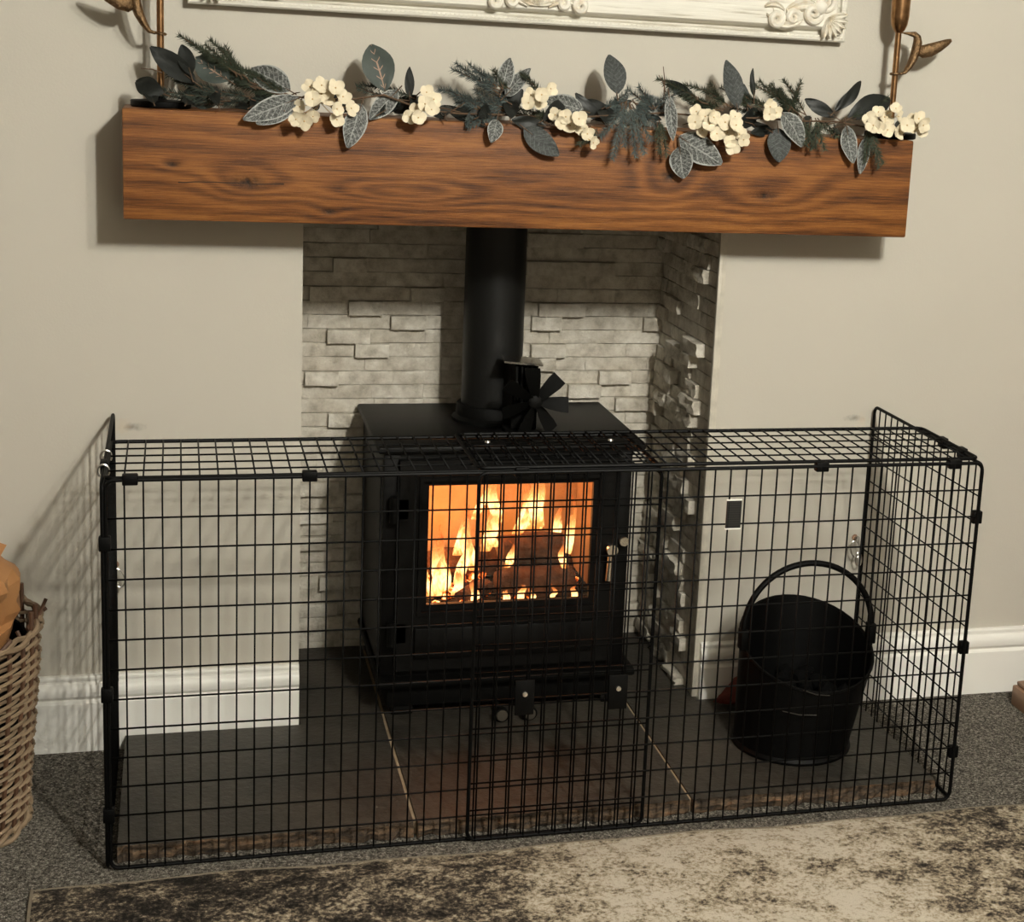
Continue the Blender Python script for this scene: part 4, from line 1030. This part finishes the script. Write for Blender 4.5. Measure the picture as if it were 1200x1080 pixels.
FLOWERS = [
 [(-0.382, -0.16, 1.28), (-0.363, -0.172, 1.284), (-0.34, -0.184, 1.281), (-0.352, -0.16, 1.262), (-0.326, -0.172, 1.266), (-0.379, -0.184, 1.26), (-0.399, -0.16, 1.245), (-0.392, -0.172, 1.221), (-0.337, -0.184, 1.245), (-0.31, -0.16, 1.246), (-0.336, -0.172, 1.226), (-0.407, -0.184, 1.224), (-0.376, -0.16, 1.229), (-0.363, -0.172, 1.269)],
 [(-0.178, -0.16, 1.28), (-0.182, -0.172, 1.26), (-0.172, -0.184, 1.251), (-0.197, -0.16, 1.246), (-0.209, -0.172, 1.236), (-0.195, -0.184, 1.236), (-0.165, -0.16, 1.268)],
 [(0.011, -0.16, 1.284), (0.005, -0.172, 1.27), (0.026, -0.184, 1.286), (0.028, -0.16, 1.272), (0.045, -0.172, 1.297)],
 [(0.058, -0.16, 1.25), (0.067, -0.172, 1.237), (0.097, -0.184, 1.246), (0.107, -0.16, 1.228), (0.117, -0.172, 1.219), (0.126, -0.184, 1.204), (0.087, -0.16, 1.232), (0.075, -0.172, 1.248)],
 [(0.328, -0.16, 1.268), (0.342, -0.172, 1.26), (0.355, -0.184, 1.26), (0.342, -0.16, 1.234), (0.323, -0.172, 1.249), (0.347, -0.184, 1.247)],
 [(0.405, -0.16, 1.262), (0.382, -0.172, 1.251), (0.4, -0.184, 1.247), (0.392, -0.16, 1.232), (0.421, -0.172, 1.22), (0.389, -0.184, 1.216), (0.416, -0.16, 1.229), (0.367, -0.172, 1.229), (0.395, -0.184, 1.207), (0.376, -0.16, 1.242)],
 [(0.474, -0.16, 1.283), (0.483, -0.172, 1.273), (0.465, -0.184, 1.27)],
 [(0.697, -0.16, 1.283), (0.676, -0.172, 1.269), (0.722, -0.184, 1.292), (0.74, -0.16, 1.276), (0.714, -0.172, 1.25), (0.69, -0.184, 1.255), (0.721, -0.16, 1.264), (0.739, -0.172, 1.248), (0.678, -0.184, 1.258), (0.711, -0.16, 1.274)],
 [(0.769, -0.16, 1.269), (0.778, -0.172, 1.274), (0.783, -0.184, 1.262), (0.774, -0.16, 1.257), (0.786, -0.172, 1.25), (0.749, -0.184, 1.261)],
]
STEM = [(-0.629, -0.13, 1.252), (-0.558, -0.13, 1.261), (-0.487, -0.13, 1.262), (-0.414, -0.13, 1.261), (-0.325, -0.13, 1.257), (-0.25, -0.13, 1.271), (-0.173, -0.13, 1.246), (-0.103, -0.13, 1.244), (-0.016, -0.13, 1.245), (0.08, -0.13, 1.244), (0.178, -0.13, 1.253), (0.277, -0.13, 1.262), (0.379, -0.13, 1.257), (0.465, -0.13, 1.26), (0.553, -0.13, 1.258), (0.624, -0.13, 1.26), (0.715, -0.13, 1.248), (0.77, -0.13, 1.24), ]
TWIGS = [((0.272, -0.13, 1.293), (0.266, -0.135, 1.347)), ((-0.414, -0.13, 1.262), (-0.397, -0.135, 1.269)), ((0.606, -0.13, 1.253), (0.657, -0.135, 1.265)), ((0.616, -0.13, 1.247), (0.667, -0.135, 1.256)), ((0.466, -0.13, 1.241), (0.429, -0.135, 1.253)), ((-0.149, -0.13, 1.232), (-0.104, -0.135, 1.264)), ((-0.629, -0.13, 1.291), (-0.664, -0.135, 1.297)), ((0.275, -0.13, 1.3), (0.258, -0.135, 1.331)), ((0.362, -0.13, 1.256), (0.31, -0.135, 1.241)), ((-0.173, -0.13, 1.253), (-0.112, -0.135, 1.247))]

# ================================================================== GARLAND
gl_ = empty('garland', (.05, -.12, MZ1), 'artificial garland of frosted leaves, pine and cream flowers along the mantel', 'garland')
LM = {'k': M_LK, 'g': M_LG, 'f': M_LF, 'd': M_LD}
for i, (bx, by, bz, tx, ty, tz, wd, kd) in enumerate(LEAVES):
    rnd = random.Random(i*13+1)
    p, q = Vector((bx, by, bz)), Vector((tx, ty, tz)); d = q-p; L = d.length; ax = d.normalized()
    nrm = Vector((rnd.uniform(-.25, .25), -1, rnd.uniform(-.05, .35))); nrm = (nrm - ax*nrm.dot(ax)).normalized(); sd = ax.cross(nrm)
    nu, nv = 6, 9; b = MB(); b.uv = []; vs = []
    pw = .85 if kd in 'fd' else 1.0
    fold = rnd.uniform(.10, .24); curl = rnd.uniform(-.10, .12)
    for j in range(nv+1):
        t = j/nv; hw = wd/2*max(.02, math.sin(PI*min(1, t**pw*.97+.015))**.75)
        for k in range(nu+1):
            u = -1+2*k/nu
            vs.append(p + ax*L*t + sd*u*hw + nrm*(-abs(u)*hw*-fold*1.0 + curl*L*math.sin(PI*t) + .0012*math.sin(9*t+u*4+i)))
            b.uv.append((k/nu, t))
    W = nu+1
    b.add(vs, [(j*W+k, j*W+k+1, (j+1)*W+k+1, (j+1)*W+k) for j in range(nv) for k in range(nu)])
    lf = b.build('leaf', LM[kd], gl_, ang=80)
    b = MB(); b.tube([p - ax*.014 + Vector((0, .004, 0)), p, p+ax*L*.25 - nrm*-.0005], [.0012, .0011, .0005], 5); b.build('leaf_stalk', M_TWIG, lf)
PM = {'g': M_PG, 'd': M_PD, 'b': M_PB}
for i, (bx, by, bz, tx, ty, tz, kd) in enumerate(PINES):
    rnd = random.Random(i*17+5); p, q = Vector((bx, by, bz)), Vector((tx, ty, tz)); d = q-p; L = d.length; ax = d.normalized()
    sag = Vector((0, 0, rnd.uniform(-.08, .08)*L))
    ctr = lambda t: p + d*t + sag*math.sin(PI*t)
    b = MB(); b.tube([ctr(t/6) for t in range(7)], [.0012]*6+[.0006], 5); sp = b.build('pine_sprig', M_TWIG, gl_)
    s1 = ax.cross(Vector((0, -1, 0))).normalized(); s2 = ax.cross(s1)
    b = MB(); n = int(L/.00055)
    for k in range(n):
        t = .12 + .88*k/n; c = ctr(t); a = rnd.uniform(0, 2*PI)
        out = s1*math.cos(a)+s2*math.sin(a)*.75
        ln = rnd.uniform(.010, .0175)*(1.1-.35*t)
        if kd == 'b': ln *= 1.15
        e = c + (out*.83 + ax*.6).normalized()*ln
        o1 = (e-c).cross(Vector((.3, -1, .2))).normalized()*.0008; o2 = (e-c).cross(o1).normalized()*.0008
        b.add([c+o1, c-o1*.5+o2, c-o1*.5-o2, e], [(0,1,3),(1,2,3),(2,0,3)])
    b.build('needles', PM[kd], sp, smooth=False)
# flowers
def floret_mesh(seed):
    rnd = random.Random(seed); b = MB()
    for k in range(4):
        a = k*PI/2 + rnd.uniform(-.15, .15); L = .0125*rnd.uniform(.9, 1.12); hw = .0080*rnd.uniform(.92, 1.1); cup = rnd.uniform(.2, .9)
        vs = []; nu, nv = 4, 4
        for j in range(nv+1):
            t = j/nv; w_ = hw*max(.12, math.sin(PI*(.06+.80*t**.85))**.6) if t < 1 else hw*.55
            for i in range(nu+1):
                u = -1+2*i/nu; r = .001+L*t*(1-.12*u*u*t); s = w_*u
                z = cup*L*t*t*.6 - .0008*u*u + .0009*math.sin(5*u+seed+k)*t
                vs.append((r*math.cos(a)-s*math.sin(a), r*math.sin(a)+s*math.cos(a), z))
        b.add(vs, [(j*5+i, j*5+i+1, (j+1)*5+i+1, (j+1)*5+i) for j in range(nv) for i in range(nu)], 0)
    bm = bmesh.new(); bmesh.ops.create_icosphere(bm, subdivisions=1, radius=.0016); b.bm(bm, 1)
    me = bpy.data.meshes.new('floret'); me.from_pydata(b.v, [], b.f); me.materials.append(M_PETAL); me.materials.append(M_CENTRE); me.polygons.foreach_set('material_index', b.m); me.shade_smooth(); return me
FM = [floret_mesh(i) for i in range(6)]
for ci, pts in enumerate(FLOWERS):
    rnd = random.Random(ci+40); c = sum((Vector(p) for p in pts), Vector())/len(pts) + Vector((0, .035, 0))
    b = MB()
    for p in pts: b.tube([c, c.lerp(Vector(p), .6)+Vector((0, .004, 0)), Vector(p)+Vector((0, .001, 0))], .0007, 4)
    cl = b.build('flower_cluster', M_CENTRE, gl_)
    for p in pts:
        dirv = (Vector(p)-c).normalized()*1.0 + Vector((rnd.uniform(-.4, .4), -.7, rnd.uniform(-.1, .6)))
        o = link('floret', FM[rnd.randrange(6)], p, cl)
        o.rotation_euler = (Vector((0, 0, 1)).rotation_difference(dirv.normalized()).to_matrix() @ Matrix.Rotation(rnd.uniform(0, 2*PI), 3, 'Z')).to_euler()
        s = rnd.uniform(.95, 1.2); o.scale = (s, s, s)
b = MB(); b.tube(STEM[3:], .0020, 6); b.build('stem', M_TWIG, gl_)
for a, c in TWIGS:
    b = MB(); b.tube([a, Vector(a).lerp(Vector(c), .5)+Vector((.002, 0, .002)), c], [.0013, .0011, .0007], 5); b.build('twig', M_TWIG, gl_)
